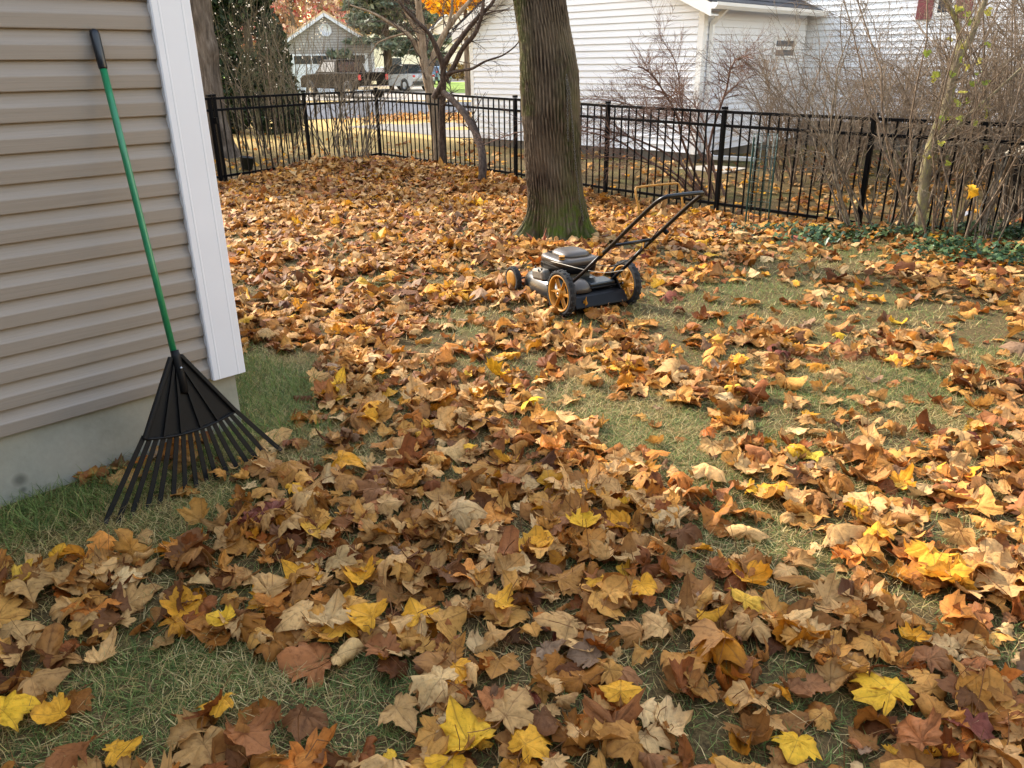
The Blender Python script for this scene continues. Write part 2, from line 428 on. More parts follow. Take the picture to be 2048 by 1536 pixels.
for (ua, za, ub, zb) in ((SW + ROV, HR - SLP_R * ROV, APU, APZ), (-ROV, HL - SLP_L * ROV, APU, APZ)):
    mb = MB(); a = SL + SD * ua + Z * za; b = SL + SD * ub + Z * zb
    for w0, w1, dz0, dz1 in ((ROV - 0.02, ROV, -0.11, 0.09), (0.02, ROV - 0.02, -0.10, -0.08)):
        vs = [p + SN * w + Z * dz for p in (a, b) for w, dz in ((w0, dz0), (w1, dz0), (w1, dz1), (w0, dz1))]
        mb.add(vs, [(0, 1, 2, 3), (7, 6, 5, 4), (0, 4, 5, 1), (1, 5, 6, 2), (2, 6, 7, 3), (3, 7, 4, 0)])
    mb.build('rake_board', M_WTRIM, shed)
# gutter along the right eave, downspout with elbow and extension on the ground
gz0 = HR - SLP_R * ROV + 0.02
go = SR + SD * (ROV + 0.0) - SB * 0.28
gp = [(0.0, 0.1), (0.0, 0.0), (0.07, 0.0), (0.11, 0.05), (0.115, 0.1), (0.105, 0.1), (0.10, 0.05), (0.065, 0.01), (0.01, 0.01), (0.01, 0.1)]
MB().loft([[go + SIDE_N * (u) + Z * (gz0 + v - 0.02) for u, v in gp], [go + SB * (SLEN + 0.45) + SIDE_N * u + Z * (gz0 + v - 0.02) for u, v in gp]], smooth=False).build('gutter', M_WTRIM, shed)
mb = MB(); c = SR + SB * 0.17 + SIDE_N * 0.07
for a, b2 in ((c + SIDE_N * 0.24 + Z * gz0, c + Z * (gz0 - 0.22)), (c + Z * (gz0 - 0.2), c + Z * 0.22), (c + Z * 0.24, c + Vector((0.16, -0.12, 0.09))), (c + Vector((0.14, -0.12, 0.09)), c + Vector((0.98, 0.02, 0.03)))):
    mb.bar(a, b2, 0.075, 0.06, up=SB)
mb.build('downspout', M_WTRIM, shed, bevel=0.008, seg=1)
mb = MB(); mb.box((0, 0, 0), (0.8, 0.03, 0.05)); 
# side window of the garage
def window(parent, o, d, nrm, z0, z1, w, glass, frame, t=0.05):
    mb = MB()
    for (a, b, c0, c1) in ((0, w, z0, z0 + t), (0, w, z1 - t, z1), (0, t, z0 + t, z1 - t), (w - t, w, z0 + t, z1 - t), (t, w - t, (z0 + z1) / 2 - t / 2, (z0 + z1) / 2 + t / 2)):
        vs = [o + d * u + nrm * v + Z * z for u in (a, b) for v in (0.0, 0.035) for z in (c0, c1)]
        mb.add(vs, [(0, 1, 3, 2), (4, 6, 7, 5), (0, 4, 5, 1), (2, 3, 7, 6), (0, 2, 6, 4), (1, 5, 7, 3)])
    f = mb.build('window', frame, parent)
    mb = MB(); vs = [o + d * u + nrm * v + Z * z for u in (t, w - t) for v in (0.004, 0.018) for z in (z0 + t, z1 - t)]
    mb.add(vs, [(0, 1, 3, 2), (4, 6, 7, 5), (0, 4, 5, 1), (2, 3, 7, 6), (0, 2, 6, 4), (1, 5, 7, 3)])
    mb.build('pane', glass, f)
    return f
M_GLASS = simple('dark_glass', '30363c', 0.08, var=0.2, nscale=3, spec=0.8)
def sidehit(px, py):
    r = ray(px, py); t = (SR - CAM).dot(SIDE_N) / r.dot(SIDE_N); q = CAM + r * t; return (q - SR).dot(SB), q.z
ua_, zt_ = sidehit(1546, 74); ub_, zb_ = sidehit(1584, 118)
window(shed, SR + SB * ua_ + SIDE_N * 0.02, SB, SIDE_N, zb_, zt_, ub_ - ua_, M_GLASS, M_WTRIM, 0.06)
pad = MB(); c = SR - SIDE_N * 0.45 + SN * 0.02
pad.add([c + SIDE_N * u + SN * v + Z * z for u in (0, 1.5) for v in (0.0, 0.75) for z in (-0.22, -0.012)], [(0, 1, 3, 2), (4, 6, 7, 5), (0, 4, 5, 1), (2, 3, 7, 6), (0, 2, 6, 4), (1, 5, 7, 3)])
tag(pad.build('splash_pad', M_CONC), kind='structure')

wh = thing('white_house', 'white clapboard house wall with shuttered window, behind the right-hand thicket', 'house')
HO = SR + SB * (SLEN + 0.1) - SD * 0.4
HN = SN; HD = SD; WL = 9.0
for k in range(42):
    plank(wh, HO, HD, HN, 0.5 + k * CR, CR, LAP, 0.0, WL, M_WHT)
mb = MB(); q = [HO, HO + HD * WL, HO + HD * WL + SB * 6, HO + SB * 6]
mb.add([p + Z * 0.5 for p in q] + [p + Z * 5.4 for p in q], [(0, 1, 2, 3), (7, 6, 5, 4), (0, 4, 5, 1), (1, 5, 6, 2), (2, 6, 7, 3), (3, 7, 4, 0)]); mb.build('wall', M_WHT, wh)
mb = MB(); q = [HO + HN * .01 + HD * .01, HO + HD * (WL - .01) + HN * .01, HO + HD * (WL - .01) + SB * 5.9, HO + SB * 5.9 + HD * .01]
mb.add([p - Z * .2 for p in q] + [p + Z * 0.5 for p in q], [(0, 1, 2, 3), (7, 6, 5, 4), (0, 4, 5, 1), (1, 5, 6, 2), (2, 6, 7, 3), (3, 7, 4, 0)]); mb.build('foundation', M_DARKB, wh)
mb = MB(); q = [HO + HN * .4 - HD * .3, HO + HD * (WL + .3) + HN * .4, HO + HD * (WL + .3) + SB * 3, HO + SB * 3 - HD * .3]; q2 = [p for p in q]
mb.add([q[0] + Z * 5.3, q[1] + Z * 5.3, q[2] + Z * 7.0, q[3] + Z * 7.0] + [q[0] + Z * 5.45, q[1] + Z * 5.45, q[2] + Z * 7.15, q[3] + Z * 7.15], [(0, 1, 2, 3), (7, 6, 5, 4), (0, 4, 5, 1), (1, 5, 6, 2), (2, 6, 7, 3), (3, 7, 4, 0)])
mb.build('roof', M_SLATE, wh)
M_SHUT = simple('red_shutter', '6e2f33', 0.6, var=0.15)
def househit(px, py):
    r = ray(px, py); t = (HO - CAM).dot(HN) / r.dot(HN); p = CAM + r * t; return (p - HO).dot(HD), p.z
uA, zA = househit(1868, 32); uB, _ = househit(1895, 32)
window(wh, HO + HD * uA + HN * 0.014, HD, HN, zA, zA + 1.2, uB - uA + 0.1, M_GLASS, M_WTRIM)
for u in (uA - 0.30, uB + 0.12):
    mb = MB(); vs = [HO + HD * (u + a) + HN * (0.013 + v) + Z * z for a in (0, 0.27) for v in (0.0, 0.04) for z in (zA - .05, zA + 1.25)]
    mb.add(vs, [(0, 1, 3, 2), (4, 6, 7, 5), (0, 4, 5, 1), (2, 3, 7, 6), (0, 2, 6, 4), (1, 5, 7, 3)]); mb.build('shutter', M_SHUT, wh)

# ------------------------------------------------------------------ black picket fence
M_BLK = simple('black_powder_coat', '050609', 0.5, var=0.1, nscale=10, spec=0.1)
fence = thing('metal_fence', 'black aluminium picket fence with square posts, crossing behind the big trunk', 'fence')
PC = Vector((-2.44, 15.40, 0)); fr = Vector((math.cos(rad(-46)), math.sin(rad(-46)), 0)); fl = Vector((math.cos(rad(240.5)), math.sin(rad(240.5)), 0))
right = [PC + fr * (1.83 * k) for k in range(8)]; rtop = [1.29, 1.262, 1.222, 1.178, 1.156, 1.142, 1.135, 1.13]
left = [PC + fl * (1.83 * k) for k in range(1, 5)]; ltop = [1.302, 1.308, 1.31, 1.31]
left[0] = Vector((-3.40, 13.86, 0)); left[1] = Vector((-4.33, 12.26, 0))
mpost = MB(); mpost.box((0, 0, -0.85), (0.052, 0.052, 1.62)); mpost.box((0, 0, -0.018), (0.062, 0.062, 0.036)); mpost = mpost.mesh('post', M_BLK, bevel=0.004, seg=1)
mpick = MB().box((0, 0, -0.64), (0.0165, 0.0165, 1.20)).mesh('picket', M_BLK)
def add_post(p, zt, ang):
    o = link('post', mpost, fence); o.location = (p.x, p.y, zt); o.rotation_euler = (0, 0, ang)
def add_panel(a, za, b, zb):
    d = (b - a); ang = math.atan2(d.y, d.x); dn = d.normalized()
    A = a + dn * 0.03; B = b - dn * 0.03
    for off, hh in ((-0.062, 0.034), (-0.222, 0.034), (-1.17, 0.034)):
        MB().bar((A.x, A.y, za + off), (B.x, B.y, zb + off), 0.027, hh).build('rail', M_BLK, fence)
    for k in range(1, 15):
        t = k / 15; p = a.lerp(b, t); zt = za + (zb - za) * t
        o = link('picket', mpick, fence); o.location = (p.x, p.y, zt - 0.02); o.rotation_euler = (0, 0, ang)
allp = [(PC, 1.29)]
for pts, tops in ((right[1:], rtop[1:]), (left, ltop)):
    pa, za = PC, 1.29
    for p, zt in zip(pts, tops):
        add_panel(pa, za, p, zt)
        dd = p - pa; add_post(p, zt, math.atan2(dd.y, dd.x)); pa, za = p, zt
add_post(PC, 1.29, rad(-46))
# gate post doubled beside the latch at the left
o = link('post', mpost, fence); gpz = left[1] + fl * 0.085; o.location = (gpz.x, gpz.y, 1.305); o.rotation_euler = (0, 0, rad(60))
mb = MB(); g = left[1] + fl * 0.04 + NRM * 0.035; mb.box((g.x, g.y, 0.94), (0.05, 0.06, 0.09)); mb.bar((g.x, g.y, 0.99), (g.x, g.y, 1.27), 0.012); mb.build('gate_latch', M_BLK, fence)
def fence_side(x, y):
    """positive inside the yard"""
    s1 = (x - PC.x) * (-fr.y) * -1 + 0
    n1 = Vector((fr.y, -fr.x, 0)); n2 = Vector((-fl.y, fl.x, 0))
    a = (x - PC.x) * n1.x + (y - PC.y) * n1.y; b = (x - PC.x) * n2.x + (y - PC.y) * n2.y
    return a, b
# ------------------------------------------------------------------ bark and woody growth
def m_bark(name, dark, mid, light, scale=(14, 14, 2.0), moss=None, bst=0.8):
    mt, n, b = nodemat(name)
    v = pos(n, scale); f = noise(n, v, 1.0, 7, 0.65, 0.4); p = pos(n); f2 = noise(n, p, 2.3, 4)
    c = ramp(n, f, [(0.28, lin(dark)), (0.5, lin(mid)), (0.72, lin(light))])
    at_ = N(n, 'ShaderNodeAttribute', attribute_name='ridge')
    col = c.outputs[0]
    if moss:
        col = mixc(n, 0.75, col, ramp(n, at_.outputs['Fac'], [(0.12, lin('100c09')), (0.38, lin(dark)), (0.62, lin(mid)), (0.95, lin(light))]).outputs[0])
        col = mixc(n, ramp(n, f2, [(0.42, (0, 0, 0)), (0.66, (0.55, 0.55, 0.55))]).outputs[0], col, lin('7b6c58'))
        at2 = N(n, 'ShaderNodeAttribute', attribute_name='moss')
        k = N(n, 'ShaderNodeMath', operation='MULTIPLY'); n.links.new(at2.outputs['Fac'], k.inputs[0])
        n.links.new(ramp(n, noise(n, p, 9, 5, 0.7), [(0.36, (0, 0, 0)), (0.58, (1, 1, 1))]).outputs[0], k.inputs[1])
        col = mixc(n, k.outputs[0], col, lin(moss))
    n.links.new(col, b.inputs['Base Color']); b.inputs['Roughness'].default_value = 0.95
    b.inputs['Specular IOR Level'].default_value = 0.15
    bump(n, b, f, bst, 0.01)
    return mt
M_MAPLE = m_bark('maple_bark', '241c15', '4a3e31', '726452', (34, 34, 12), '4f5c22')
M_TRUNKB = m_bark('grey_bark', '2e2822', '5b5046', '7d7165')
M_PALE = m_bark('pale_bark', '5a4a3a', '8a7660', 'ac9a82', (20, 20, 6), bst=0.4)
M_DKTWIG = m_bark('dark_branch', '2b241f', '493d35', '6a5b50', (30, 30, 10), bst=0.4)
M_TWIG_G = m_bark('grey_twig', '453b30', '6e6252', '9a8e7a', (40, 40, 10), bst=0.3)
M_TWIG_B = m_bark('brown_twig', '4a3e32', '756554', 'a3927c', (40, 40, 10), bst=0.3)
M_TWIG_R = m_bark('reddish_twig', '46342d', '6e5547', '927867', (40, 40, 10), bst=0.3)
M_TWIG_O = m_bark('olive_twig', '3c3526', '5c5340', '857a60', (40, 40, 10), bst=0.3)
M_LICHEN = m_bark('lichen_bark', '5c5444', '857a62', 'a5a056', (18, 18, 8), bst=0.5)

def tubes(paths, sides=4):
    """paths: list of (pts (k,3), radii (k)) -> arrays"""
    Vs, Fq = [], []; base = 0
    ang = np.arange(sides) * 2 * np.pi / sides; ca, sa = np.cos(ang), np.sin(ang)
    for P, r in paths:
        P = np.asarray(P, float); r = np.asarray(r, float); k = len(P)
        t = np.gradient(P, axis=0); t /= np.linalg.norm(t, axis=1, keepdims=True) + 1e-9
        ref = np.array([0.37, 0.83, 0.42]); a = np.cross(t, ref); a /= np.linalg.norm(a, axis=1, keepdims=True) + 1e-9
        b = np.cross(t, a)
        V = P[:, None, :] + (a[:, None, :] * ca[None, :, None] + b[:, None, :] * sa[None, :, None]) * r[:, None, None]
        Vs.append(V.reshape(-1, 3))
        i = (np.arange(k - 1)[:, None] * sides + np.arange(sides)[None, :]); j = np.arange(k - 1)[:, None] * sides + ((np.arange(sides) + 1) % sides)[None, :]
        Fq.append(np.stack([i, j, j + sides, i + sides], -1).reshape(-1, 4) + base)
        base += k * sides
    return np.concatenate(Vs), np.concatenate(Fq)
def grow(rng, p, d, L, r, k=6, wob=0.25, up=0.0, r_end=0.25):
    p = np.array(p, float); d = np.array(d, float); d /= np.linalg.norm(d)
    pts = [p.copy()]; st = L / (k - 1)
    for _ in range(k - 1):
        d = d + rng.normal(0, wob, 3) * 0.5 + np.array([0, 0, up]); d /= np.linalg.norm(d)
        p = p + d * st; pts.append(p.copy())
    return np.array(pts), np.linspace(r, r * r_end, k)
RMIN = [0.0022]
def twiggy(rng, pts, rad_, n, L, ang=0.8, wob=0.3, up=0.05, sub=0, t0=0.3, k=4, rs=0.45):
    """side shoots along a path"""
    out = []
    K = len(pts)
    for _ in range(n):
        t = rng.uniform(t0, 1.0) * (K - 1); i = min(int(t), K - 2); f = t - i
        p = pts[i] * (1 - f) + pts[i + 1] * f; d = pts[i + 1] - pts[i]; d /= np.linalg.norm(d) + 1e-9
        q = rng.normal(0, 1, 3); q -= d * (q @ d); q /= np.linalg.norm(q) + 1e-9
        dd = d * math.cos(ang) + q * math.sin(ang)
        r = max((rad_[i] * (1 - f) + rad_[i + 1] * f) * rs, RMIN[0])
        l = L * rng.uniform(0.5, 1.3) * (1.15 - 0.5 * t / (K - 1))
        a, b = grow(rng, p, dd, l, r, k, wob, up, 0.4); out.append((a, b))
        if sub: out += twiggy(rng, a, b, sub, l * 0.5, ang, wob, up, 0, 0.2, 3, 0.6)
    return out
def stem_obj(parent, paths, mat, sides=4, name='stem'):
    V, Q = tubes(paths[:1], max(sides, 5)); o = np.array(parent.location)
    if len(paths) > 1:
        V2, Q2 = tubes(paths[1:], 3); Q = np.concatenate([Q, Q2 + len(V)]); V = np.concatenate([V, V2])
    return link(name, np_mesh(name, V - o, [Q], mat), parent)

# big maple trunk -------------------------------------------------
tree = thing('maple_tree', 'thick mossy-based tree trunk with furrowed brown bark behind the lawn mower', 'tree', (0.48, 8.3, 0))
prof = [(-0.15, 0.47, 0.50), (0.0, 0.475, 0.385), (0.07, 0.48, 0.345), (0.14, 0.485, 0.325), (0.25, 0.485, 0.300), (0.39, 0.48, 0.288), (0.79, 0.443, 0.284), (1.16, 0.415, 0.293), (1.53, 0.395, 0.291), (1.88, 0.365, 0.267), (2.21, 0.313, 0.252), (2.8, 0.24, 0.25), (3.6, 0.16, 0.26), (4.4, 0.10, 0.27)]
pz = np.array([q[0] for q in prof])
NT, NZ = 380, 240
zz = np.linspace(-0.15, 4.4, NZ); th = np.arange(NT) * 2 * np.pi / NT
cx = np.interp(zz, pz, [q[1] for q in prof]); rr = np.interp(zz, pz, [q[2] for q in prof])
rr = rr * .955
ker = np.ones(9) / 9; rr[4:-4] = np.convolve(rr, ker, 'valid'); cx[4:-4] = np.convolve(cx, ker, 'valid')
T, ZZ = np.meshgrid(th, zz)
rngT = np.random.default_rng(5)
warp = 0.35 * np.sin(ZZ * 2.1 + 1.3 * np.sin(T * 2)) + 0.22 * np.sin(ZZ * 5.3 + T * 3) + 0.12 * np.sin(ZZ * 13 + 5 * T) + 0.06 * np.sin(ZZ * 31 - 4 * T)
f1 = np.abs(np.sin(27 * T + 4.2 * ZZ + 2.4 * warp)); f2 = np.abs(np.sin(27 * T - 4.8 * ZZ - 3.0 * warp + 1.1)); f3 = np.abs(np.sin(19 * T + 5 * warp))
ridge = np.sqrt(f1 * f2) * .85 + .3 * f3 - .12
ridge *= 0.9 + 0.14 * np.sin(ZZ * 19 + 9 * np.sin(5 * T) + 4 * f1) + .07 * np.sin(ZZ * 43 + 17 * T)
ridge = np.clip(ridge, 0, 1)
disp = 0.024 * (ridge - 0.5) + .008 * np.sin(ZZ * 3.1 + 2 * T) + .005 * np.sin(ZZ * 7.7 - 3 * T) + 0.004 * rngT.normal(0, 1, T.shape) * 0.5
flare = np.exp(-np.clip(ZZ, 0, 9) / 0.16)
butt = 0.075 * flare * (np.sin(4 * T + 0.6) + 0.6 * np.sin(7 * T + 2.0))
bulge = 0.035 * np.exp(-((ZZ - 1.45) / 0.35) ** 2) * np.clip(np.cos(T + 0.25), 0, 1) ** 2
scar = -0.018 * np.exp(-((ZZ - 0.95) / 0.28) ** 2 - ((((T - 4.55 - 0.1 * ZZ) + np.pi) % (2 * np.pi) - np.pi) / 0.16) ** 2)
hole = -0.03 * np.exp(-((ZZ - 1.52) / 0.06) ** 2 - ((((T - 5.35) + np.pi) % (2 * np.pi) - np.pi) / 0.12) ** 2)
cav = -0.07 * np.exp(-(np.clip(ZZ, 0, 9) / 0.05) ** 2 - ((((T - 5.15) + np.pi) % (2 * np.pi) - np.pi) / 0.25) ** 2)
R = rr[:, None] + disp + butt + bulge + scar + hole + cav
V = np.stack([cx[:, None] + R * np.cos(T) - 0.48, R * np.sin(T) * 0.95, ZZ], -1).reshape(-1, 3)
i = (np.arange(NZ - 1)[:, None] * NT + np.arange(NT)[None, :]); j = np.arange(NZ - 1)[:, None] * NT + ((np.arange(NT) + 1) % NT)[None, :]
Q = np.stack([i, j, j + NT, i + NT], -1).reshape(-1, 4)
moss = np.clip(1.25 - ZZ / 0.42, 0, 1) * np.clip(0.35 + np.cos(T - 5.1), 0, 1) + 0.30 * np.clip(np.cos(T - 5.5), 0, 1) ** 6 * np.clip(2.2 - ZZ, 0, 1) + 0.5 * np.clip(np.cos(T - 3.6), 0, 1) ** 10 * (ZZ > 1.2)
link('trunk', np_mesh('trunk', V, [Q], M_MAPLE, True, {'ridge': ('FLOAT', ridge.ravel()), 'moss': ('FLOAT', np.clip(moss, 0, 1).ravel())}), tree)
for a, (dx, dy, L_) in enumerate(((-0.8, 0.3, 4.5), (0.7, 0.5, 4.2), (0.1, -0.9, 3.6), (-0.3, 0.9, 4.0))):
    rng = np.random.default_rng(60 + a)
    p, r = grow(rng, (0.10, 8.3, 4.25), (dx, dy, 1.5), L_, 0.13, 9, 0.16, 0.03, 0.2)
    ps = [(p, r)] + twiggy(rng, p, r, 8, 1.6, 0.7, 0.25, 0.05, 4, 0.3, 5)
    stem_obj(tree, ps, M_TRUNKB, 6, 'limb')
# rusty chain hanging on the trunk
M_CHAIN = simple('rusty_steel', '6f6a62', 0.55, 0.7, var=0.3, nscale=60)
def trunk_surf(px, py):
    z = at(px, py, 8.02).z; c = float(np.interp(z, pz, [q[1] for q in prof])); r = float(np.interp(z, pz, [q[2] for q in prof])) + 0.03
    x = at(px, py, 8.02).x; dx = max(-r + .01, min(r - .01, x - c))
    return Vector((x, 8.3 - math.sqrt(max(r * r - dx * dx, 0)) * 0.95 - 0.012, z))
chain = thing('hanging_chain', 'rusty steel chain hanging down the front of the big trunk', 'chain', (0, 0, 0))
for strand in ([(1133, 152), (1135, 185), (1135, 230), (1136, 285)], [(1134, 152), (1141, 200), (1146, 260), (1152, 330), (1160, 400), (1168, 445)]):
    mb = MB(); pts = [trunk_surf(*q) for q in strand]
    cum = [0]
    for a, b in zip(pts, pts[1:]): cum.append(cum[-1] + (b - a).length)
    nl = int(cum[-1] / 0.022)
    for k in range(nl):
        s = cum[-1] * k / nl; i = max(q for q in range(len(cum)) if cum[q] <= s + 1e-9); i = min(i, len(pts) - 2)
        p = pts[i].lerp(pts[i + 1], (s - cum[i]) / (cum[i + 1] - cum[i])); d = (pts[i + 1] - pts[i]).normalized()
        sd = (Vector((1, 0, 0)) if k % 2 else Vector((0, 1, 0))); sd = (sd - d * sd.dot(d)).normalized()
        ring = [p + d * (0.015 * math.cos(t)) + sd * (0.008 * math.sin(t)) for t in [q * math.pi / 4 for q in range(9)]]
        mb.tube(ring, 0.0028, 4, cap=False)
    mb.build('strand', M_CHAIN, chain)

# tall trunk behind the left end of the fence ------------------------
t2 = thing('old_tree', 'dark knobbly trunk rising beside the white corner trim', 'tree', (-5.75, 16.3, 0))
rng = np.random.default_rng(9)
NT2, NZ2 = 90, 200
zz = np.linspace(-0.1, 6.0, NZ2); th = np.arange(NT2) * 2 * np.pi / NT2; T, ZZ = np.meshgrid(th, zz)
r2 = np.interp(zz, [-.1, 0, .25, .8, 1.6, 2.6, 6], [.40, .34, .25, .19, .175, .185, .2]); c2 = np.interp(zz, [0, .8, 1.6, 2.8, 6], [0.03, -0.02, 0.0, 0.0, -0.05])
Rr = r2[:, None] + 0.012 * np.abs(np.sin(9 * T + 2 * np.sin(ZZ * 3))) + 0.01 * np.sin(ZZ * 7 + T * 2) + 0.07 * np.exp(-((ZZ - 1.95) / .2) ** 2) * np.clip(np.cos(T - 5.6), 0, 1) ** 3 + .04 * np.exp(-((ZZ - 1.2) / .25) ** 2) * np.clip(np.cos(T - 4.2), 0, 1) ** 3 + rng.normal(0, .002, T.shape)
V = np.stack([c2[:, None] + Rr * np.cos(T), Rr * np.sin(T), ZZ], -1).reshape(-1, 3)
i = (np.arange(NZ2 - 1)[:, None] * NT2 + np.arange(NT2)[None, :]); j = np.arange(NZ2 - 1)[:, None] * NT2 + ((np.arange(NT2) + 1) % NT2)[None, :]
link('trunk', np_mesh('trunk', V, [np.stack([i, j, j + NT2, i + NT2], -1).reshape(-1, 4)], M_TRUNKB), t2)
for a in range(5):
    p, r = grow(rng, (-5.8, 16.3, 4.5 + .3 * a), (rng.normal(), rng.normal(), 1.2), 3.5, .09, 8, .2, .03, .2)
    stem_obj(t2, [(p, r)] + twiggy(rng, p, r, 10, 1.4, .7, .3, .03, 4), M_TRUNKB, 5, 'limb')

# bare ornamental tree at the fence (pale double trunk) and dark arching tree
def polytree(name, label, base, mains, mat, Y, rs, seed, ntw=10, Ltw=0.7, twmat=None):
    t = thing(name, label, 'tree', base); rng = np.random.default_rng(seed)
    for pl, (ra, rb) in zip(mains, rs):
        pts = []
        for q in pl:
            yy = q[2] if len(q) > 2 else Y
            pts.append(at(q[0], q[1], yy))
        P = np.array([tuple(v) for v in pts]); 
        # smooth by resampling
        s = np.linspace(0, len(P) - 1, len(P) * 4); Ps = np.stack([np.interp(s, np.arange(len(P)), P[:, c]) for c in range(3)], 1)
        for _ in range(2): Ps[1:-1] = (Ps[:-2] + 2 * Ps[1:-1] + Ps[2:]) / 4
        r = np.linspace(ra, rb, len(Ps)) * (1 + 0.06 * np.sin(np.arange(len(Ps)) * 1.7))
        stem_obj(t, [(Ps, r)], mat, 10, 'trunk' if ra > 0.04 else 'branch')
        if ntw:
            tw = twiggy(rng, Ps, np.maximum(r * .6, .004), int(ntw * len(P) / 3), Ltw, 0.8, 0.35, 0.02, 5, 0.35, 5, 0.35)
            stem_obj(t, tw, twmat or mat, 3, 'twigs')
    return t
b = ground(880, 322)
polytree('ornamental_tree', 'bare pale-barked tree forking just behind the fence, left of the garage', (b.x, b.y, 0),
         [[(880, 330, 15.0), (873, 250), (862, 190), (853, 145), (845, 110), (842, 60), (836, 0), (830, -60)],
          [(855, 150), (872, 100), (893, 60), (915, 30), (950, -10)],
          [(852, 140), (838, 100), (815, 65), (778, 45), (745, 25), (700, 10)],
          [(843, 80), (820, 40), (805, 10), (800, -30)],
          [(815, 65), (780, 75), (755, 85), (742, 105)],
          [(893, 60), (905, 20), (903, -20)]],
         M_PALE, 15.0, [(.11, .05), (.07, .03), (.05, .012), (.04, .02), (.022, .006), (.035, .015)], 31, 9, 0.9, M_DKTWIG)
b = ground(965, 368)
polytree('arching_tree', 'small dark tree with an arched trunk looping over the fence, left of the big trunk', (b.x, b.y, 0),
         [[(963, 372, 12.3), (966, 335, 12.35), (964, 300, 12.5), (950, 262, 12.7), (930, 228, 12.9), (908, 203, 13.1), (887, 185, 13.3)],
          [(886, 335, 13.9), (884, 280, 13.9), (884, 220, 13.8), (887, 170, 13.6), (886, 130, 13.5)],
          [(886, 132, 13.5), (873, 95, 13.4), (858, 65, 13.3), (828, 38, 13.2), (800, 8, 13.1), (790, -30, 13.1)],
          [(886, 130, 13.5), (905, 100, 13.4), (930, 65, 13.3), (955, 35, 13.2), (985, 8, 13.1), (1000, -30, 13.1)],
          [(893, 148, 13.5), (915, 142, 13.4), (945, 138, 13.2), (970, 122, 13.1), (1005, 112, 13.0), (1035, 90, 12.9), (1050, 55, 12.9)],
          [(868, 195, 13.7), (885, 165, 13.6), (905, 140, 13.5), (925, 95, 13.3), (950, 70, 13.2), (965, 30, 13.1), (968, -20, 13.1)],
          [(966, 30, 13.1), (990, 22, 13.0), (1020, 18, 13.0)]],
         M_DKTWIG, 13.3, [(.068, .045), (.06, .05), (.045, .015), (.05, .02), (.028, .006), (.05, .025), (.016, .005)], 32, 6, 0.55)
# ------------------------------------------------------------------ bare shrubs
def shrub(name, label, base, n, H, spread, lean, mat, seed, rbase=0.012, ntw=10, Ltw=0.5, sub=3, patch=0.3, wob=0.2, up=0.02, sides=4, group='bare shrubs along the fence', t0=0.25, arch=0.0):
    t = thing(name, label, 'shrub', (base[0], base[1], float(terr(base[0], base[1]))), group=group); rng = np.random.default_rng(seed)
    for k in range(n):
        a = rng.uniform(0, 2 * np.pi); rr_ = patch * math.sqrt(rng.uniform())
        p = (base[0] + rr_ * math.cos(a), base[1] + rr_ * math.sin(a), float(terr(base[0], base[1])) - 0.02)
        d = (math.cos(a) * spread * rng.uniform(0.2, 1) + lean[0] * rng.uniform(.3, 1.2), math.sin(a) * spread * rng.uniform(0.2, 1) + lean[1] * rng.uniform(.3, 1.2), 1)
        h = H * rng.uniform(0.6, 1.08)
        P, R_ = grow(rng, p, d, h, rbase * rng.uniform(.6, 1.3), 10, wob, up, 0.3)
        if arch:
            s = np.linspace(0, 1, len(P)) ** 2; hv = np.array([d[0], d[1], 0]); hv = hv / (np.linalg.norm(hv) + 1e-6)
            P = P + (hv * arch * h * 0.5)[None] * s[:, None] - np.array([0, 0, arch * h * 0.45])[None] * s[:, None] ** 1.5
        stem_obj(t, [(P, R_)] + twiggy(rng, P, R_, int(ntw * rng.uniform(.6, 1.4)), Ltw, 0.7, 0.35, 0.03 if not arch else -0.02, sub, t0, 5, 0.5), mat, sides)
    return t
RMIN[0] = 0.0013
shrub('bare_shrub', 'vase-shaped bare grey shrub rising inside the left fence corner', (-2.78, 14.35), 26, 2.7, 0.55, (0, 0), M_TWIG_G, 41, 0.011, 8, 0.7, 3, 0.34)
shrub('bare_shrub', 'thin few-stemmed bare shrub beside the old trunk at left fence', (-3.9, 13.75), 9, 2.2, 0.35, (0, 0), M_TWIG_B, 42, 0.010, 8, 0.5, 3, 0.3)
sh = shrub('fruiting_shrub', 'dense olive-brown shrub dotted with pale seed heads behind the left fence', (-5.0, 17.4), 32, 3.9, 0.30, (0, 0), M_TWIG_O, 43, 0.013, 12, 0.75, 4, 0.95, group=None)
sh2 = shrub('fruiting_shrub', 'pale spreading shrub with seed heads in front of the dark arborvitae', (-4.0, 17.9), 14, 3.6, 0.5, (0.1, 0), M_TWIG_G, 44, 0.012, 10, 0.8, 4, 0.5, group=None)
M_SEED = simple('pale_seed', 'e8dcc8', 0.8, var=0.1)
rng = np.random.default_rng(3); mb1 = [MB(), MB()]
for k in range(130):
    px, py = rng.uniform(405, 650), rng.uniform(-5, 190); 
    if px > 560 and py > 150: continue
    p = at(px, py, rng.uniform(16.6, 17.6)); w = 0 if px < 520 else 1
    o = (sh, sh2)[w].location
    for _ in range(rng.integers(1, 4)):
        q = p - o + Vector(rng.normal(0, .022, 3)); s = rng.uniform(.009, .016)
        mb1[w].add([q + Vector(v) * s for v in ((1, 0, 0), (-1, 0, 0), (0, 1, 0), (0, -1, 0), (0, 0, 1), (0, 0, -1))], [(0, 2, 4), (2, 1, 4), (1, 3, 4), (3, 0, 4), (2, 0, 5), (1, 2, 5), (3, 1, 5), (0, 3, 5)], True)
for w, par in enumerate((sh, sh2)): tag(mb1[w].build('seed_heads', M_SEED, par), kind='stuff')
RMIN[0] = 0.0022
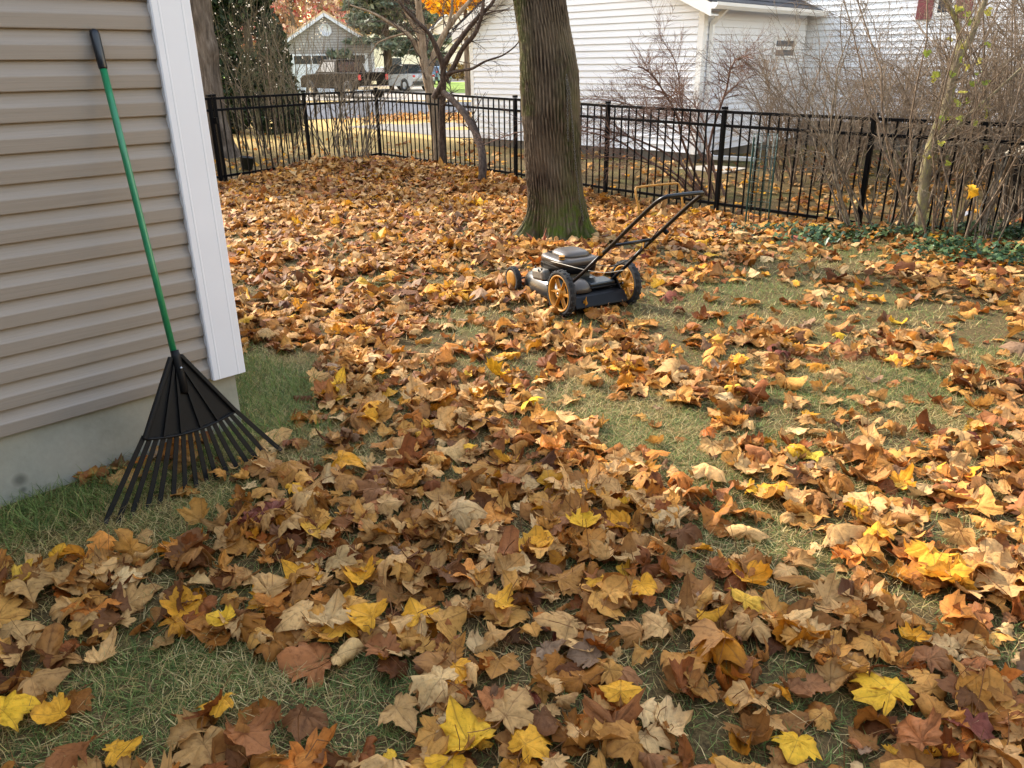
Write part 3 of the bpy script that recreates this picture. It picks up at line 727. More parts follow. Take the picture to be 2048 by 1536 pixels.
shrub('arching_shrub', 'arching reddish-brown bare shrub in front of the white garage corner', (2.85, 11.5), 13, 2.9, 0.5, (-0.50, 0.30), M_TWIG_R, 45, 0.019, 36, 0.55, 10, 0.30, 0.25, 0.0, t0=.45, arch=0.45, group=None)
shrub('bare_shrub', 'tangled brown bare shrub behind the fence, in front of the garage side wall', (4.6, 12.3), 36, 2.15, 0.7, (0.0, 0), M_TWIG_B, 46, 0.015, 18, 0.7, 7, 0.6, arch=0.15)
shrub('bare_shrub', 'tangled brown bare shrub behind the fence, in front of the white house wall', (6.4, 12.0), 42, 2.6, 0.62, (0.0, 0), M_TWIG_B, 47, 0.016, 18, 0.75, 7, 0.7, arch=0.12)
shrub('bare_shrub', 'tangled bare shrub at the far right behind the bin', (8.0, 10.9), 40, 3.3, 0.5, (0.0, 0), M_TWIG_B, 48, 0.016, 18, 0.75, 7, 0.7, arch=0.1)
shrub('thicket_shrub', 'upright grey-green stems standing at the fence right of the wire cage', (3.95, 8.62), 22, 2.8, 0.36, (-0.12, 0.1), M_TWIG_G, 49, 0.011, 13, 0.7, 5, 0.40, 0.3, arch=0.12)
shrub('thicket_shrub', 'dense clump of tall bare stems around the lichen-covered tree', (4.55, 8.15), 28, 3.4, 0.42, (0.05, 0.05), M_TWIG_B, 50, 0.013, 17, 0.8, 5, 0.42, 0.3, arch=0.12)
shrub('thicket_shrub', 'leaning pale bare stems at the right edge above the ivy', (4.85, 7.35), 24, 3.2, 0.38, (0.42, 0.15), M_TWIG_G, 51, 0.010, 12, 0.7, 5, 0.45, 0.28, arch=0.15)
shrub('thicket_shrub', 'tall bare stems behind the fence at the right edge', (5.9, 8.6), 34, 3.5, 0.45, (0.0, 0.1), M_TWIG_B, 52, 0.016, 20, 0.8, 4, 0.6)
b = ground(1838, 466)
lt = polytree('lichen_tree', 'crooked lichen-covered small tree rising out of the right thicket', (b.x, b.y, 0),
         [[(1838, 470), (1845, 400), (1852, 330), (1868, 270), (1890, 220), (1905, 165), (1915, 115)],
          [(1915, 120), (1940, 80), (1955, 40), (1975, -10), (1985, -60)],
          [(1915, 115), (1920, 70), (1908, 30), (1885, -10), (1870, -60)],
          [(1868, 300), (1930, 235), (1985, 190), (2060, 120)]], M_LICHEN, 8.15, [(.055, .04), (.036, .02), (.026, .014), (.022, .01)], 77, 5, 0.6, M_TWIG_B)
# ------------------------------------------------------------------ foliage clumps (far evergreens and coloured trees)
def m_leafy(name, rough=0.6, trans=0.25):
    mt, n, b = nodemat(name)
    at_ = N(n, 'ShaderNodeAttribute', attribute_name='Col'); n.links.new(at_.outputs['Color'], b.inputs['Base Color'])
    b.inputs['Roughness'].default_value = rough; b.inputs['Specular IOR Level'].default_value = 0.25
    tr = N(n, 'ShaderNodeBsdfTranslucent'); n.links.new(at_.outputs['Color'], tr.inputs[0])
    ms = N(n, 'ShaderNodeMixShader'); ms.inputs[0].default_value = trans
    n.links.new(b.outputs[0], ms.inputs[1]); n.links.new(tr.outputs[0], ms.inputs[2])
    n.links.new(ms.outputs[0], n.nodes['Material Output'].inputs[0])
    return mt
M_FOL = m_leafy('foliage')
def crown(name, parent, centers, radii, n, size, cols, seed, flat=0.0, elong=1.6, mat=None):
    """small leaf-sized faces spread through ellipsoidal clumps"""
    rng = np.random.default_rng(seed); centers = np.array(centers, float); radii = np.array(radii, float)
    w = radii.prod(1) ** 0.66; idx = rng.choice(len(centers), n, p=w / w.sum())
    u = rng.normal(0, 1, (n, 3)); u /= np.linalg.norm(u, axis=1, keepdims=True); u *= rng.uniform(0.35, 1, (n, 1)) ** 0.5
    P = centers[idx] + u * radii[idx] + rng.normal(0, .03, (n, 3)) * radii[idx]
    a = rng.normal(0, 1, (n, 3)); a[:, 2] *= (1 - flat); a /= np.linalg.norm(a, axis=1, keepdims=True)
    b = rng.normal(0, 1, (n, 3)); b[:, 2] *= (1 - flat); b -= a * (a * b).sum(1, keepdims=True); b /= np.linalg.norm(b, axis=1, keepdims=True)
    s = size * rng.uniform(.6, 1.4, (n, 1))
    V = np.stack([P - a * s * elong * .5, P + b * s * .5, P + a * s * elong * .5, P - b * s * .5], 1).reshape(-1, 3)
    Fq = np.arange(4 * n).reshape(-1, 4)
    c = np.array([lin(q) for q in cols]); ci = rng.integers(0, len(c), n); cc = c[ci] * rng.uniform(.7, 1.25, (n, 1))
    C4 = np.repeat(np.concatenate([cc, np.ones((n, 1))], 1), 4, 0)
    o = np.array(parent.location)
    return link(name, np_mesh(name, V - o, [Fq], mat or M_FOL, False, {'Col': ('FLOAT_COLOR', C4)}), parent)
def bgtree(name, label, base, H, trunk_r, clumps, n, size, cols, seed, flat=0.0, elong=1.6, cat='tree', mat=None, tmat=None):
    t = thing(name, label, cat, base); rng = np.random.default_rng(seed)
    P, R_ = grow(rng, (base[0], base[1], -.1), (0, 0, 1), H, trunk_r, 8, .05, .02, .25)
    ps = [(P, R_)] + twiggy(rng, P, R_, 10, H * .28, 1.0, .2, .02, 3, .35, 5)
    stem_obj(t, ps, tmat or M_TRUNKB, 6, 'trunk')
    crown('crown', t, [c[:3] for c in clumps], [c[3:] for c in clumps], n, size, cols, seed, flat, elong, mat)
    return t
# arborvitae: dense dark green column
ax_, ay_ = -6.75, 22.5
cl = []
rng = np.random.default_rng(12)
for k in range(70):
    z = rng.uniform(0.3, 7.5); r = 1.0 * (1 - (z / 9.0) ** 1.6); a = rng.uniform(0, 6.28)
    cl.append((ax_ + r * math.cos(a) * .85, ay_ + r * math.sin(a) * .85, z, .33, .33, .6))
bgtree('arborvitae', 'dense dark green arborvitae behind the left fence, left of the pickup', (ax_, ay_, 0), 7, .14, cl, 26000, .085, ['1c2a17', '24361e', '2d4024', '182316', '3a4a2a'], 5, elong=2.2)
for (qx, qy, lb, sd) in ((-8.7, 23.6, 'dark green arborvitae at far left, between the old trunk and its neighbour', 26), (-9.6, 18.9, 'tall dark green arborvitae hidden behind the house corner', 6), (-10.2, 17.3, 'dark green arborvitae nearest the house side, out of sight behind its wall', 16)):  # the last two stand out of sight, added to shade the left fence
    cl = []
    for k in range(60):
        z = rng.uniform(0.2, 7.5); r = 1.25 * (1 - (z / 9.0) ** 1.6); a = rng.uniform(0, 6.28)
        cl.append((qx + r * math.cos(a) * .85, qy + r * math.sin(a) * .85, z, .42, .42, .6))
    bgtree('arborvitae', lb, (qx, qy, 0), 7, .14, cl, 9000, .14, ['1c2a17', '24361e', '2d4024', '33352a'], sd, elong=2.0)
# spruce
sx, sy = -8.2, 58.0
cl = []
for k in range(150):
    z = rng.uniform(2.6, 13); r = 4.6 * (1 - (z - 2) / 15); a = rng.uniform(0, 6.28); q = rng.uniform(.35, 1)
    cl.append((sx + r * q * math.cos(a), sy + r * q * math.sin(a), z - q * .5, .95, .95, .2))
bgtree('spruce_tree', 'blue-grey spruce with drooping branches behind the silver car', (sx, sy, 0), 14, .36, cl, 15000, .22, ['5d6a5a', '6f7b6a', '4a5647', '808877'], 7, flat=.5, elong=2.4)
bgtree('red_maple', 'bright red-leaved tree behind the grey garage', (-19, 78, 0), 9, .25, [(-19 + rng.normal(0, 3.2), 78 + rng.normal(0, 2), rng.uniform(4, 11), 1.3, 1.3, 1.0) for _ in range(26)], 3800, .32, ['b84a4c', 'c8787a', 'c4988a', 'd8b8a4', 'b89478', 'cbb39c'], 8)
bgtree('golden_tree', 'golden-yellow tree above the far driveway, left of the white garage', (-2.2, 46, 0), 8, .2, [(-1.9 + rng.normal(0, 1.5), 46 + rng.normal(0, 1.2), rng.uniform(4.4, 8), .9, .9, .5) for _ in range(26)], 5200, .24, ['f2b81e', 'e8a51c', 'f5c93a', 'd98f22'], 9)
for k, (x, y, h, c, lb) in enumerate(((-30, 95, 12, ['b58a62', 'a77450', 'c49a70', '8f6a4c'], 'tan autumn tree in the distance behind the red maple'), (-13, 105, 13, ['a98d6a', '8a8a5c', 'b79a62', '7f7a52'], 'faded olive autumn tree in the distance behind the spruce'), (2, 110, 14, ['c0a070', 'b88a58', 'a08a62'], 'pale brown autumn tree in the distance left of the white garage roof'), (-46, 100, 13, ['b07a5a', 'a0604a', 'c09a72'], 'rust-coloured distant tree behind the arborvitae'), (-22, 112, 14, ['c49a78', 'b07c5c', 'd0b08c'], 'tall pinkish-tan distant tree between garage roof and spruce'), (-36, 118, 14, ['8a7a5c', '7c6a50', 'a08a64'], 'dull brown distant tree left of the red maple'), (-6, 122, 15, ['8f8262', 'a08c60', '7a7654'], 'dull olive distant tree between spruce and golden tree'))):
    bgtree('distant_tree', lb, (x, y, 0), h, .3, [(x + rng.normal(0, 4.5), y + rng.normal(0, 2), rng.uniform(2.5, h + 2), 2.0, 2.0, 1.5) for _ in range(34)], 5200, .5, c, 70 + k, group=None) if False else bgtree('distant_tree', lb, (x, y, 0), h, .3, [(x + rng.normal(0, 4.5), y + rng.normal(0, 2), rng.uniform(2.5, h + 2), 2.0, 2.0, 1.5) for _ in range(34)], 5200, .5, c, 70 + k)
# brown hedge by the far street
hg = thing('brown_hedge', 'clipped tan-brown hedge beside the far street, left of the white garage', 'hedge', (-4.3, 88, 0))
crown('foliage', hg, [(-6.2 + k * .9, 88, .9) + () for k in range(9)], [(.7, .6, .95)] * 9, 2600, .2, ['a88a5c', '8f7650', 'b59a52', '7c6a4a'], 15)

# unseen hedge added behind the viewer to block low sky light
eh = thing('added_unseen_hedge', 'tall evergreen hedge added unseen behind the viewer to block low sky light', 'hedge', (3.0, -9.0, 0))
rng = np.random.default_rng(91); cl_c, cl_r = [], []
for k in range(60):
    x = -12 + k * .5; y = -9.0 + .06 * (x - 3) ** 2 * .5
    for z in (.9, 2.5, 4.1, 5.6): cl_c.append((x + rng.normal(0, .2), y + rng.normal(0, .2), z)); cl_r.append((.75, .7, 1.0))
crown('foliage', eh, cl_c, cl_r, 9000, .42, ['26341f', '2f4026', '1f2c1a'], 92)
# ------------------------------------------------------------------ far buildings
M_GREY = simple('grey_siding', '8a8378', 0.7, var=0.06)
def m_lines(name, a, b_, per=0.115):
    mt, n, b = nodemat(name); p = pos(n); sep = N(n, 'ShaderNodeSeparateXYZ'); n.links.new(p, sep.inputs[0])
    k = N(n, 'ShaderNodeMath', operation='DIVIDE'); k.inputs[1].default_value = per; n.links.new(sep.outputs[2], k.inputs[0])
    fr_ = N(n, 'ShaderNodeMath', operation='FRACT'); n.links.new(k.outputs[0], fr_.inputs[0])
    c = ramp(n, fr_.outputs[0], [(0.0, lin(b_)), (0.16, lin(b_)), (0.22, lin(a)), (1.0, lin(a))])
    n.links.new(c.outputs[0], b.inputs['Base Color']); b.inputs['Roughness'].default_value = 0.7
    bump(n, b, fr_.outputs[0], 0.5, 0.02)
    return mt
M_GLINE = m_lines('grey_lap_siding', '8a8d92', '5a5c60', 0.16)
M_BLUEW = simple('bluish_white_trim', 'bac6d6', 0.5, var=0.04)
M_TANROOF = simple('pale_tan_roof', 'c2ad90', 0.9, var=0.12, nscale=3)
M_WALLW = simple('cream_wall', 'e2ddd0', 0.7, var=0.05, nscale=1)
M_DKROOF = simple('dark_grey_roof', '5c6470', 0.9, var=0.15, nscale=2)
def gable_house(name, label, c, ang, w, l, h, pitch, wall, roof, trim, windows=(), door=None, vent=False, cat='house'):
    """gable end faces local -Y"""
    t = thing(name, label, cat, (c[0], c[1], 0), ang)
    hw = w / 2; ap = h + hw * pitch
    mb = MB(); pl = [(-hw, 0), (hw, 0), (hw, h), (0, ap), (-hw, h)]; mb.prism(pl, 1, 0, l); mb.build('wall', wall, t)
    for sgn in (-1, 1):
        mb = MB(); e = [(sgn * (hw + .35), h - .35 * pitch + .03), (0, ap + .03), (0, ap + .2), (sgn * (hw + .35), h - .35 * pitch + .2)]
        mb.prism(e, 1, -.35, l + .3); mb.build('roof', roof, t)
        mb = MB(); e = [(sgn * (hw + .37), h - .37 * pitch - .16), (sgn * .01, ap - .16), (sgn * .01, ap + .05), (sgn * (hw + .37), h - .37 * pitch + .05)]
        mb.prism(e, 1, -.39, -.355); mb.build('rake_board', trim, t)
        mb = MB(); mb.box((sgn * (hw - .06), -.02, h / 2), (.16, .05, h)); mb.build('corner_board', trim, t)
    if vent:
        mb = MB(); mb.lathe([(.02, 0), (.38, 0), (.42, -.03), (.42, -.07), (.34, -.07), (.34, -.04), (.02, -.04)], 8, Matrix.Translation((0, -.0, ap - .95)) @ Matrix.Rotation(rad(90), 4, 'Z') @ Matrix.Rotation(rad(22.5), 4, 'X'))
        mb.build('gable_vent', trim, t)
    for (x, z, ww, hh) in windows:
        mb = MB(); mb.box((x, -.03, z), (ww + .16, .06, hh + .16)); f = mb.build('window', trim, t)
        mb = MB(); mb.box((x, -.065, z), (ww, .02, hh)); mb.build('pane', M_GLASS, f)
    if door:
        x, ww, hh = door
        mb = MB(); mb.box((x, -.04, hh / 2), (ww + .3, .07, hh + .15)); d = mb.build('garage_door', trim, t)
        for r_ in range(4):
            for c_ in range(4):
                mb = MB(); mb.box((x - ww / 2 + ww * (c_ + .5) / 4, -.085, hh * (r_ + .5) / 4), (ww / 4 - .08, .02, hh / 4 - .08)); mb.build('panel' if r_ < 3 else 'pane', trim if r_ < 3 else M_GLASS, d)
    return t
g = at(672, 120, 58.0)
gable_house('grey_garage', 'grey lap-sided garage with white gable trim behind the pickup', (g.x, 55.5), rad(10), 5.9, 7, 2.9, .62, M_GLINE, M_TANROOF, M_BLUEW, door=(.1, 4.6, 2.3), vent=True, cat='garage')
g = at(905, 120, 90)
gable_house('gabled_house', 'white house with dark roof and small gable, left of the white garage', (g.x + 1, 96), rad(-20), 8, 10, 5.2, .75, M_WALLW, M_DKROOF, M_WTRIM, windows=[(-1.8, 4.2, .9, 1.5), (1.6, 4.2, .9, 1.5), (-2, 1.5, 1, 1.4), (2, 1.5, 1, 1.4)])
g = at(815, 120, 92)
gable_house('cream_house', 'low cream house glimpsed below the spruce branches', (g.x, 90), rad(5), 13, 8, 3.2, .4, M_WALLW, M_TANROOF, M_WTRIM, windows=[(-4, 1.6, 1.2, 1.4), (-1, 1.6, 1.2, 1.4), (3, 1.6, 1.2, 1.4)])

# ------------------------------------------------------------------ vehicles
M_TYRE = simple('tyre_rubber', '232323', 0.85, var=0.15, nscale=30)
M_RIM = simple('alloy_rim', '9a9c9e', 0.35, 0.8, var=0.08)
M_TAIL = simple('tail_light', 'b0303a', 0.25, var=0.1)
M_PLATE = simple('number_plate', 'd9d2b0', 0.5, var=0.1)
M_BUMP = simple('chrome_bumper', 'a9acaf', 0.3, 0.8, var=0.05)
M_BLKP = simple('black_plastic', '202225', 0.6, var=0.1)
def car(name, label, loc, heading, L, Wd, body, cabin, paint, wheels, wr, roofmat=None, tail=None, glass=None, plate=True, bumper=None, tail_z=(.9, 1.1)):
    """local +Y is forward; body and cabin are side outlines (y, z)"""
    t = thing(name, label, 'car' if 'pickup' not in name else 'truck', loc, math.atan2(-heading[0], heading[1]), group='cars parked on the far driveway')
    hw = Wd / 2
    MB().prism(body, 0, -hw, hw).build('body', paint, t, bevel=.05, seg=2)
    # cabin narrows to the roof
    zt = max(z for y, z in cabin); zb = min(z for y, z in cabin)
    def xw(z, s): return s * (hw - .04 - .20 * (z - zb) / (zt - zb))
    ri = [[Vector((xw(z, s), y, z)) for y, z in cabin] for s in (-1, 1)]
    mb = MB(); mb.loft(ri, smooth=False); mb.build('cabin', roofmat or paint, t, bevel=.04, seg=2)
    # glass: offset panels on rear slope, front slope and both sides
    yb, yt_, yf, yfb = cabin[0][0], cabin[1][0], cabin[2][0], cabin[3][0]
    gl = glass or M_GLASS
    def lerp(a, b, k): return a + (b - a) * k
    za, zc = lerp(zb, zt, .12), lerp(zb, zt, .82)
    for yl, yu, off in ((yb, yt_, -.02), (yfb, yf, .02)):
        y1, y2 = lerp(yl, yu, .12) + off, lerp(yl, yu, .82) + off
        vs = [(xw(za, -1) * .88, y1, za), (xw(za, 1) * .88, y1, za), (xw(zc, 1) * .88, y2, zc), (xw(zc, -1) * .88, y2, zc)]
        mb = MB(); mb.add(vs + [(v[0], v[1] - off * 1.6, v[2]) for v in vs], [(0, 1, 2, 3), (7, 6, 5, 4), (0, 4, 5, 1), (1, 5, 6, 2), (2, 6, 7, 3), (3, 7, 4, 0)]); mb.build('window', gl, t)
    ya, yz = yb + .28, yfb - .30
    k = 2
    for s in (-1, 1):
        for q in range(k):
            u0_, u1_ = lerp(ya, yz, q / k) + .04, lerp(ya, yz, (q + 1) / k) - .04
            sh_ = .35 * (yt_ - yb) if q == 0 else 0; sf = .75 * (yf - yfb) if q == k - 1 else 0
            vs = [(xw(za, s) + s * .012, u0_, za), (xw(za, s) + s * .012, u1_, za), (xw(zc, s) + s * .012, u1_ + sf * .8, zc), (xw(zc, s) + s * .012, u0_ + max(sh_, 0), zc)]
            mb = MB(); mb.add(vs + [(v[0] - s * .03, v[1], v[2]) for v in vs], [(0, 1, 2, 3), (7, 6, 5, 4), (0, 4, 5, 1), (1, 5, 6, 2), (2, 6, 7, 3), (3, 7, 4, 0)]); mb.build('window', gl, t)
    yr = min(y for y, z in body)
    for s in (-1, 1):
        mb = MB(); mb.box((s * (hw - .13), yr + .02, sum(tail_z) / 2), (.17, .12, (tail_z[1] - tail_z[0]) * .8)); mb.build('tail_light', M_TAIL, t, bevel=.02, seg=1)
    mb = MB(); mb.box((0, yr - .02, .52), (Wd * .96, .16, .2)); mb.build('bumper', bumper or M_BLKP, t, bevel=.03, seg=1)
    if plate:
        mb = MB(); mb.box((0.0, yr - .035, .78), (.32, .02, .16)); mb.build('number_plate', M_PLATE, t)
    for wy in wheels:
        for s in (-1, 1):
            M_ = Matrix.Translation((s * (hw - .1), wy, wr))
            mb = MB(); mb.lathe([(wr * .62, -.11), (wr * .96, -.11), (wr, -.08), (wr, .08), (wr * .96, .11), (wr * .62, .11)], 24, M_, closed=True); w = mb.build('wheel', M_TYRE, t)
            mb = MB(); mb.lathe([(.0, s * .08), (wr * .2, s * .09), (wr * .6, s * .07), (wr * .64, s * .112), (wr * .64, -s * .05)], 16, M_); mb.build('rim', M_RIM, w)
            mb = MB(); mb.lathe([(wr * 1.0, s * .105), (wr * 1.18, s * .108), (wr * 1.2, s * .06), (wr * 1.0, s * .06)], 24, M_, closed=True); mb.build('wheel_arch', M_BLKP, w)
    return t
hd45 = (-math.sin(rad(44)), math.cos(rad(44)))
M_TRUCK = simple('dark_brown_paint', '161310', 0.6, 0.0, var=0.15, spec=.06, coat=0.0)
M_SILV = simple('silver_paint', 'a9aeb4', 0.4, 0.1, var=0.05, spec=.3)
M_TEAL = simple('pale_teal_paint', 'b5cfce', 0.35, 0.1, var=0.05, coat=.5)
M_RUST = simple('brick_red_paint', '9a5f4c', 0.4, 0.1, var=0.05, coat=.5)
M_BLUEP = simple('blue_paint', '5b7d96', 0.35, 0.1, var=0.05, coat=.5)
p = ground(722, 194)
car('pickup_truck', 'dark brown pickup truck parked behind the bare shrub', (p.x - .85, p.y - .4, .02), hd45, 5.8, 2.0,
    [(-2.9, .6), (-2.9, 1.28), (-.95, 1.30), (1.25, 1.25), (2.6, 1.15), (2.88, .98), (2.9, .5), (-2.6, .45)], [(-.98, 1.26), (-.72, 1.93), (.55, 1.95), (1.35, 1.24)], M_TRUCK, (-1.9, 1.85), .40, bumper=M_BUMP, tail_z=(.88, 1.22))
p = ground(826, 181)
car('silver_car', 'silver crossover car with black roof parked right of the pickup', (p.x - .55, p.y - .8, .02), hd45, 4.6, 1.88,
    [(-2.2, .45), (-2.3, .8), (-2.2, 1.05), (-1.9, 1.1), (1.0, 1.02), (2.0, .9), (2.25, .7), (2.25, .35), (-2.1, .3)], [(-2.0, 1.06), (-1.25, 1.6), (-.1, 1.68), (1.3, 1.0)], M_SILV, (-1.4, 1.4), .37, roofmat=M_BLKP, tail_z=(.86, 1.02))
p = ground(776, 168)
car('teal_car', 'pale teal car half hidden behind the silver car', (p.x - .3, p.y, .02), hd45, 4.4, 1.8, [(-2.2, .5), (-2.2, .95), (1.0, 1.0), (2.0, .9), (2.2, .4), (-2.1, .3)], [(-1.7, .98), (-1.1, 1.45), (.1, 1.47), (1.0, 1.0)], M_TEAL, (-1.35, 1.35), .33)
p = ground(836, 158)
car('red_car', 'brick-red boxy car beyond the silver car, below the spruce', (p.x, p.y, .02), (.9, .43), 4.4, 1.85, [(-2.1, .5), (-2.1, 1.15), (1.0, 1.15), (2.0, 1.0), (2.1, .45), (-2.0, .4)], [(-2.0, 1.12), (-1.95, 1.85), (.3, 1.88), (.9, 1.15)], M_RUST, (-1.35, 1.35), .38, roofmat=M_SILV)
p = ground(872, 168)
car('blue_car', 'blue car just visible right of the silver car', (p.x, p.y, .02), (.2, .98), 4.4, 1.8, [(-2.2, .5), (-2.2, .95), (1.0, 1.0), (2.0, .9), (2.2, .4), (-2.1, .3)], [(-1.7, .98), (-1.1, 1.45), (.1, 1.47), (1.0, 1.0)], M_BLUEP, (-1.35, 1.35), .33)
# ------------------------------------------------------------------ leaf rake leaning on the wall
RN = Vector((-1.412, 3.082, 0.557)); RA = Vector((.14, -.172, -.975)).normalized(); RB = Vector((.667, .744, -.036)); RB = (RB - RA * RB.dot(RA)).normalized()
RP = RB.cross(RA).normalized()
if RP.y > 0: RP = -RP
def rk(u, v, w=0.0): return RA * u + RB * v + RP * (w + .012)
M_GREEN = simple('green_painted_steel', '1e7a4e', 0.35, var=0.12, nscale=25, coat=.3)
M_RBLK = simple('black_rake_plastic', '0d0d0e', 0.55, var=0.2, nscale=30, bumpst=.1, spec=.25)
M_GRIP = simple('black_grip', '151a22', 0.3, var=0.1)
rake = thing('leaf_rake', 'black fan leaf rake with green handle leaning against the tan siding', 'rake', RN)
MB().tube([rk(.05, 0), rk(-.4, 0), rk(-.8, 0), rk(-1.16, 0)], .0135, 12).build('handle', M_GREEN, rake)
MB().tube([rk(-1.145, 0), rk(-1.15, 0), rk(-1.2, 0), rk(-1.27, 0), rk(-1.285, 0), rk(-1.291, 0)], [.0145, .0165, .017, .0185, .0155, .007], 14).build('grip', M_GRIP, rake)
def arcu(v): return .322 - .70 * v * v
mb = MB(); vv = np.linspace(-.204, .204, 17)
top = [rk(-.004, -.022, .002), rk(-.004, .024, .002)]; arc = [rk(arcu(v), v, -.004) for v in vv]
poly = [top[0]] + arc + [top[1]]
back = [p - RP * .004 for p in poly]; k = len(poly)
mb.add(poly + back, [tuple(range(k)), tuple(range(2 * k - 1, k - 1, -1))] + [(i, (i + 1) % k, k + (i + 1) % k, k + i) for i in range(k)])
mb.build('fan_plate', M_RBLK, rake)
for v in (-.125, -.052, .035, .115):
    MB().bar(rk(.03, v * .12, .004), rk(arcu(v) - .005, v, .003), .010, .012, up=RP).build('rib', M_RBLK, rake)
for s in (-1, 1):
    MB().bar(rk(-.006, s * .02 + .001, .004), rk(arcu(.204), s * .203, .002), .017, .022, up=RP).build('edge_rib', M_RBLK, rake, bevel=.003, seg=1)
MB().tube([rk(arcu(v), v, .002) for v in vv], .0062, 6).build('cross_brace', M_RBLK, rake)
MB().tube([rk(-.03, .001, .006), rk(.0, .001, .008), rk(.07, .002, .008), rk(.145, .003, .006), rk(.15, .003, .002)], [.017, .0185, .017, .0155, .012], 12).build('socket', M_RBLK, rake, )
mb = MB(); mb.lathe([(.001, .0), (.006, .0), (.0065, -.004), (.001, -.007)], 10, Matrix.Translation(rk(.045, .002, .026)) @ Matrix.Rotation(math.atan2(-RP.y, -RP.x), 4, 'Z')); mb.build('screw', M_RIM, rake)
tips = [(.57, -.428), (.595, -.389), (.587, -.33), (.589, -.266), (.591, -.215), (.575, -.150), (.587, -.099), (.577, -.045), (.574, .006), (.568, .052), (.560, .105), (.558, .157), (.572, .218), (.556, .264), (.542, .31), (.534, .377)]
for k, (tu, tv) in enumerate(tips):
    v0 = -.200 + .400 * k / 15; a = (arcu(v0) - .012, v0); rings = []
    for q, w_, wd in ((0, -.002, .0185), (.06, -.002, .0185), (.5, -.004, .0195), (.86, -.004, .0195), (.95, -.002, .0180), (1.0, .006, .0150)):
        u = a[0] + (tu - a[0]) * q; v = a[1] + (tv - a[1]) * q
        dirn = Vector((tu - a[0], tv - a[1])).normalized(); lat = Vector((-dirn.y, dirn.x)) * wd / 2
        rings.append([rk(u - lat.x, v - lat.y, w_), rk(u + lat.x, v + lat.y, w_), rk(u + lat.x, v + lat.y, w_ - .006), rk(u - lat.x, v - lat.y, w_ - .006)])
    MB().loft(rings, smooth=False).build('tine', M_RBLK, rake)

# ------------------------------------------------------------------ lawn mower
M_DECK = simple('dark_deck_enamel', '1c2326', 0.28, 0.0, var=0.3, nscale=14, spec=.5)
M_MBLK = simple('mower_black', '0c0c0e', 0.5, var=0.3, nscale=20, spec=.2)
M_BROWN = simple('taupe_engine_cover', '4a4239', 0.42, var=0.12, nscale=15)
M_YEL = simple('mustard_yellow', 'a8731c', 0.6, var=0.15, nscale=18)
M_TUBE = simple('handle_steel', '0c0e14', 0.35, 0.0, var=0.1, spec=.35)
M_CABLE = simple('grey_cable', 'b9b2a0', 0.5, var=0.1)
M_ALU = simple('cast_aluminium', '8f8a80', 0.5, 0.5, var=0.25, nscale=40)
mw = thing('lawn_mower', 'push lawn mower with mustard spoked wheels and brown engine on the leaves', 'lawn mower', (0.357, 5.375, 0.0), math.atan2(.48, .877))
def superell(cx_, cy_, a, b, z, n=36, e=0.55, fr_=1.0):
    out = []
    for i in range(n):
        t = 2 * math.pi * i / n; c, s = math.cos(t), math.sin(t)
        out.append(Vector((cx_ + a * math.copysign(abs(c) ** e, c), cy_ + b * math.copysign(abs(s) ** e, s), z)))
    return out
rg = [superell(.283, .38, .238, .36, .055), superell(.283, .38, .240, .365, .075), superell(.283, .38, .236, .36, .10), superell(.283, .40, .225, .335, .135), superell(.283, .41, .205, .30, .165), superell(.283, .42, .17, .25, .183), superell(.283, .42, .12, .18, .190)]
MB().loft(rg).build('deck', M_DECK, mw)
mb = MB(); pl = [(-.10, .055), (-.115, .07), (-.06, .135), (.10, .165), (.14, .165), (.14, .06)]; mb.prism(pl, 0, .055, .508); mb.build('rear_skirt', M_MBLK, mw, bevel=.008)
mb = MB(); mb.loft([superell(.18, .07, .10, .10, .15, 20, .8), superell(.18, .08, .092, .092, .185, 20, .8), superell(.18, .09, .07, .07, .215, 20, .8), superell(.18, .09, .035, .035, .228, 20, .8)]); mb.build('discharge_hump', M_BROWN, mw)
mb = MB(); mb.box((.36, .08, .185), (.22, .15, .03)); mb.build('rear_flap', M_DECK, mw, bevel=.01)
# engine
mb = MB(); mb.box((.285, .36, .215), (.24, .26, .06)); mb.build('engine_block', M_ALU, mw, bevel=.01)
rg = [superell(.285, .345, .165, .170, .235, 32, .5), superell(.285, .345, .170, .178, .275, 32, .5), superell(.285, .345, .168, .176, .30, 32, .5)]
MB().loft(rg).build('blower_housing', M_MBLK, mw)
rg = [superell(.285, .345, .172, .182, .296, 32, .45), superell(.285, .345, .174, .184, .325, 32, .45), superell(.285, .345, .168, .178, .338, 32, .45), superell(.285, .345, .15, .16, .345, 32, .5)]
es = MB().loft(rg).build('engine_shroud', M_BROWN, mw)
rg = [superell(.30, .35, .125, .13, .340, 32, .6), superell(.30, .35, .12, .125, .362, 32, .6), superell(.30, .35, .10, .105, .378, 32, .7), superell(.30, .35, .05, .055, .384, 32, .8)]
MB().loft(rg).build('top_cover', M_BROWN, es)
for k in range(6):
    mb = MB(); mb.box((.195 + .012 * k, .475 - .006 * k, .352), (.006, .045, .01), ); mb.build('vent_slot', M_MBLK, es)
mb = MB(); mb.box((.205, .532, .318), (.05, .004, .022)); mb.build('label_patch', M_YEL, es)
mb = MB()
for z, r in ((.34, .021), (.352, .021), (.3525, .019), (.358, .019), (.3585, .021), (.372, .021), (.375, .016)): pass
mb.tube([(.150, .235, .325), (.150, .235, .345)], .024, 16); mb.build('cap_base', M_MBLK, es)
fc = MB().tube([(.150, .235, .345), (.150, .235, .356)], .023, 16).build('fuel_cap', M_YEL, mw)
MB().tube([(.150, .235, .356), (.150, .235, .361)], .024, 16).build('cap_band', M_MBLK, fc)
MB().tube([(.150, .235, .361), (.150, .235, .371)], .022, 16).build('cap_top', M_YEL, fc)
